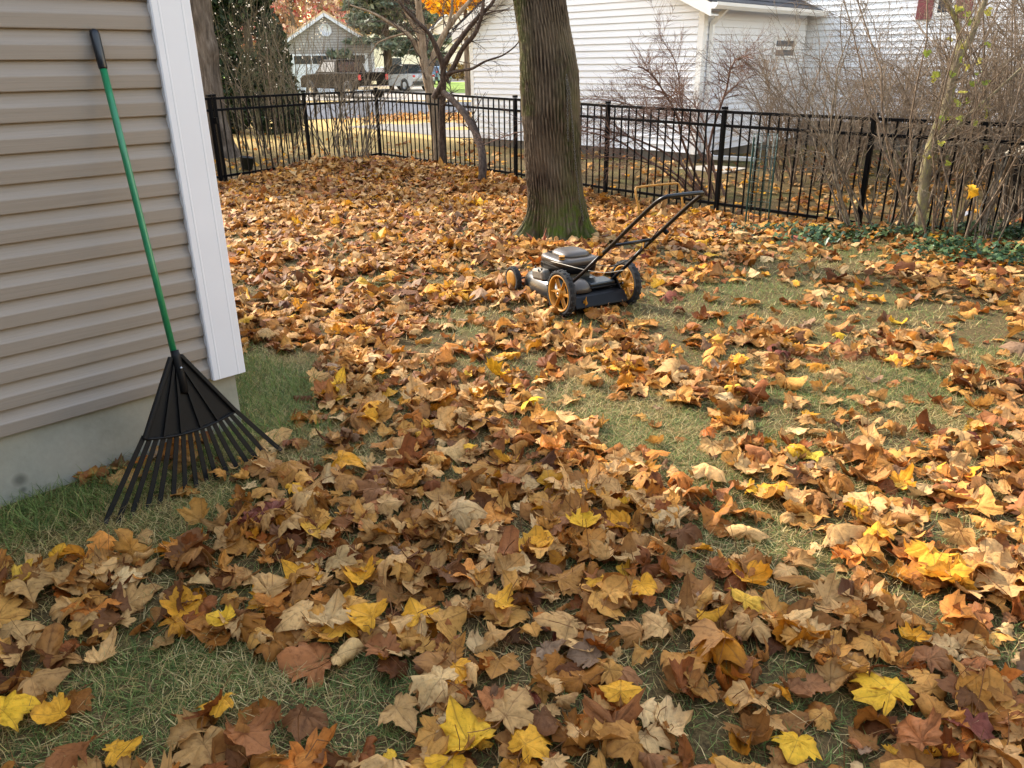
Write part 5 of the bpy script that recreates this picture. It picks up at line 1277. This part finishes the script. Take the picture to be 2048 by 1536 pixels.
# leaves blown through the fence: sparse scatter on the neighbour's ground
nF = 13000
fx = rngL.uniform(-9, 9, nF); fy = rngL.uniform(8, 27, nF); a_, b_ = fence_side(fx, fy)
dn = np.where((fx > 2.2) & (fy < 13.5), 1.0, np.where(fy < 16.5, .28, .12)) * np.clip(vnoise(fx, fy, .9, 21) * 1.6, .25, 1)
shedin = ((fx - SR.x) * SIDE_N.x + (fy - SR.y) * SIDE_N.y < 0.05) & ((fx - SR.x) * SB.x + (fy - SR.y) * SB.y > -.05)
kp = ((a_ < -.05) | (b_ < -.05)) & (rngL.uniform(size=nF) < dn) & ~shedin
bx, by = fx[kp], fy[kp]
gb = [ground(q, w) for q, w in ((780, 240), (860, 238), (930, 240), (820, 232), (900, 232))]
ex = np.concatenate([rngL.normal(g_.x, .8, 130) for g_ in gb]); ey = np.concatenate([rngL.normal(g_.y, .8, 130) for g_ in gb])
lx = np.concatenate([bx, ex]); ly = np.concatenate([by, ey]); nB = len(lx)
ls = rngL.uniform(.09, .14, nB); lz = terr(lx, ly) + .02; ci = rngL.choice(len(PNAME), nB, p=PROB); cv = PALIN[ci, 0] * rngL.uniform(.9, 1.3, (nB, 1))
tag(link('blown_leaves', stuff_mesh('blown_leaves', np.arange(nB), T1, T1v, TRI1, None, False)), 'scattered fallen leaves on the ground beyond the fence', 'leaves', kind='stuff')

# ------------------------------------------------------------------ grass, straw, ivy
M_GRASS = m_leafy('grass_blade', .55, .3)
def blades(name, n, y0, y1, wd, L, pal, prob, label, cat, flatness, seed, extra=None, segs=3, zoff=0.0):
    rng = np.random.default_rng(seed)
    y = np.sqrt(rng.uniform(y0 ** 2, y1 ** 2, n)); x = rng.uniform(-1, 1, n) * (.70 * y + .5)
    gp_ = vnoise(x, y, 2.6, 31)
    bb_ = bare(x, y)
    k_ = ~in_house(x, y) & (trunk_d(x, y) > .36) & (rng.uniform(size=n) < .30 + .7 * bb_)
    if extra is not None: k_ &= extra(x, y, rng)
    a_, b_ = fence_side(x, y); k_ &= (a_ > -.1) & (b_ > -.1)
    x, y, gp_ = x[k_], y[k_], gp_[k_]; n = len(x)
    yaw = rng.uniform(0, 2 * np.pi, n); ln = L * rng.uniform(.5, 1.35, n); w = wd * rng.uniform(.7, 1.3, n)
    el = np.clip(rng.normal(flatness, .28, n), .04, 1.4)
    d = np.stack([np.cos(yaw), np.sin(yaw)], 1); s = np.stack([-np.sin(yaw), np.cos(yaw)], 1)
    t = np.linspace(0, 1, segs + 1); cur = rng.normal(0, .35, (n, 1)); droop = rng.uniform(.2, .9, (n, 1))
    hx_ = ln[:, None] * t * np.cos(el)[:, None]; z = ln[:, None] * (t * np.sin(el)[:, None] - droop * .45 * np.sin(el)[:, None] * t ** 2)
    lat = cur * ln[:, None] * t ** 2
    cxp = x[:, None] + d[:, :1] * hx_ + s[:, :1] * lat; cyp = y[:, None] + d[:, 1:] * hx_ + s[:, 1:] * lat
    zz_ = terr(x, y)[:, None] + z + zoff
    ww = w[:, None] * (1 - t ** 2 * .95) * .5
    Lv = np.stack([cxp - s[:, :1] * ww, cyp - s[:, 1:] * ww, zz_], -1); Rv = np.stack([cxp + s[:, :1] * ww, cyp + s[:, 1:] * ww, zz_], -1)
    V = np.stack([Lv, Rv], 2).reshape(n, -1, 3); st_ = V.shape[1]
    f = np.array([(2 * q, 2 * q + 1, 2 * q + 3, 2 * q + 2) for q in range(segs)])
    P_ = np.array([lin(c) for c in pal]); pr = np.array(prob); 
    gsh = np.clip((gp_ - .35) * 2.2, 0, 1)   # greener where the turf is denser
    ng = len(pal) // 2
    ig = rng.integers(0, ng, n); is_ = rng.integers(ng, len(pal), n); ci_ = np.where(rng.uniform(size=n) < prob[0] + (prob[1] - prob[0]) * gsh, ig, is_)
    cc = P_[ci_] * rng.uniform(.9, 1.6, (n, 1)); c4 = np.concatenate([cc, np.ones((n, 1))], 1)[:, None] * np.ones((1, st_, 1))
    me = np_mesh(name, V.reshape(-1, 3), [(f[None] + (np.arange(n) * st_)[:, None, None]).reshape(-1, 4)], M_GRASS, True, {'Col': ('FLOAT_COLOR', c4)})
    return tag(link(name, me), label, cat, kind='stuff')
GP = ['46582a', '55682f', '66763a', '7a8448', '9a8850', 'b09a62', '8a7648', 'c4ae7a']
blades('grass', 270000, 1.1, 4.6, .0024, .052, GP, (.34, .8), 'short green and straw-coloured lawn grass between the leaf drifts', 'grass', .55, 101, segs=2)
blades('distant_grass', 170000, 4.6, 9.6, .0042, .062, GP, (.34, .8), 'lawn grass showing between leaves around the mower', 'grass', .6, 102, segs=1)
def nearwall(x, y, rng):
    u = (x - CORN.x) * D.x + (y - CORN.y) * D.y; v = (x - CORN.x) * NRM.x + (y - CORN.y) * NRM.y
    return ((np.abs(v) < .38) & (u < .3)) | ((u < .55) & (v < .2) & (v > -2.2))
blades('wall_grass', 120000, 2.4, 5.4, .0030, .105, GP[:4] + ['4c6a2a', '8a8a4a', 'a89a5e', '5d7a34'], (.75, .95), 'longer green grass along the house foundation', 'grass', .75, 103, nearwall, segs=3)
blades('straw', 15000, 1.1, 4.6, .0015, .11, ['a08858', 'b09a68', '8c7048', 'bca674', '9a764a', '80603c', 'ac905c', '907644'], (.5, .5), 'dry straw and pine needles lying in the thin lawn', 'straw', .10, 104, segs=3, zoff=.018)
# ivy at the foot of the right-hand thicket
rng = np.random.default_rng(55); nI = 21000
ix = rng.uniform(2.1, 6.4, nI); iy = rng.uniform(5.6, 9.2, nI)
u_ = ((ix - 4.75) / 1.25) ** 2 + ((iy - 7.45) / 1.05) ** 2; u2 = ((ix - 3.4) / 1.3) ** 2 + ((iy - 8.2) / .55) ** 2
kp = (rng.uniform(size=nI) < np.clip(1.25 - np.minimum(u_, u2), 0, 1) * np.clip(vnoise(ix, iy, 2.2, 77) * 1.9 - .25, 0, 1)); ix, iy, u_ = ix[kp], iy[kp], u_[kp]; n = len(ix)
iz = terr(ix, iy) + rng.uniform(.02, .10, n) + .10 * np.clip(1 - u_, 0, 1) * rng.uniform(0, 1, n)
shp = np.array([(0, 0), (.35, -.18), (.62, .12), (.34, .32), (.42, .62), (0, 1.0), (-.42, .62), (-.34, .32), (-.62, .12), (-.35, -.18)])
yaw = rng.uniform(0, 6.28, n); s_ = rng.uniform(.026, .05, n); tl = rng.normal(0, .45, (n, 2))
cs, sn = np.cos(yaw)[:, None], np.sin(yaw)[:, None]
X = (shp[None, :, 0] * cs - shp[None, :, 1] * sn) * s_[:, None]; Y = (shp[None, :, 0] * sn + shp[None, :, 1] * cs) * s_[:, None]
V = np.stack([X + ix[:, None], Y + iy[:, None], iz[:, None] + X * tl[:, :1] + Y * tl[:, 1:] - np.abs(shp[None, :, 0]) * s_[:, None] * .25], -1)
tri = np.array([(0, q, q + 1) for q in range(1, 9)])
ic = np.array([lin(c) for c in ('2c4228', '375030', '263a24', '4a5e38', '5f6f40')])[rng.integers(0, 5, n)] * rng.uniform(.8, 1.2, (n, 1))
c4 = np.concatenate([ic, np.ones((n, 1))], 1)[:, None] * np.ones((1, 10, 1))
tag(link('ivy', np_mesh('ivy', V.reshape(-1, 3), [(tri[None] + (np.arange(n) * 10)[:, None, None]).reshape(-1, 3)], m_leafy('ivy_leaf', .35, .12), False, {'Col': ('FLOAT_COLOR', c4)})), 'dark green ivy covering the ground below the right thicket', 'ivy', kind='stuff')
# green leaves still hanging on the thicket and one yellow leaf caught on a stem
def hang(name, parent, pts, size, cols, seed):
    rng = np.random.default_rng(seed); n = len(pts); P_ = np.array(pts)
    V, _, _ = leaf_verts(rng, n, T1, T1v, np.full(n, size), P_[:, 0], P_[:, 1], P_[:, 2]); V = V[:, :len(T1)]
    ax_r = rng.uniform(.8, 1.5, n); c_ = P_[:, None, :]; q = V - c_
    cr, sr = np.cos(ax_r)[:, None], np.sin(ax_r)[:, None]
    V = c_ + np.stack([q[..., 0], q[..., 1] * cr - q[..., 2] * sr, q[..., 1] * sr + q[..., 2] * cr], -1)
    c = np.array([lin(z) for z in cols])[rng.integers(0, len(cols), n)]; c4 = np.concatenate([c, np.ones((n, 1))], 1)[:, None] * np.ones((1, len(T1), 1))
    o = np.array(parent.location)
    return tag(link(name, np_mesh(name, V.reshape(-1, 3) - o, [(TRI1[None] + (np.arange(n) * len(T1))[:, None, None]).reshape(-1, 3)], M_LEAF, True, {'Col': ('FLOAT_COLOR', c4), 'vein': ('FLOAT', np.tile(T1v, n))}), parent), kind='stuff')
rng = np.random.default_rng(8)
hang('leaves', lt, [tuple(at(q, w, rng.uniform(7.6, 8.4))) for q, w in zip(rng.normal(1925, 32, 36), rng.uniform(0, 330, 36))], .07, ['a9b04a', '8c9a3c', 'c0b84e'], 5)

yc = at(1940, 383, 6.95)
V1, _, _ = leaf_verts(np.random.default_rng(17), 1, T2, T2v, np.array([.12]), np.array([0.]), np.array([0.]), np.array([0.]), kap=np.array([2.2]), flat=np.array([.2]))
c4 = np.ones((stn, 4)); c4[:, :3] = lin('dca62c')
Rm = np.array(Matrix.Rotation(rad(70), 3, 'X')); 
yl = link('maple_leaf', np_mesh('maple_leaf', V1[0] @ Rm.T, [TRI, QU, PETF + nv], M_LEAF, True, {'Col': ('FLOAT_COLOR', c4), 'vein': ('FLOAT', v1), 'edge': ('FLOAT', np.concatenate([EDGE2, np.zeros(stn - nv)]))})); yl.location = yc
tag(yl, 'yellow maple leaf caught upright on the right thicket stems', 'leaf')
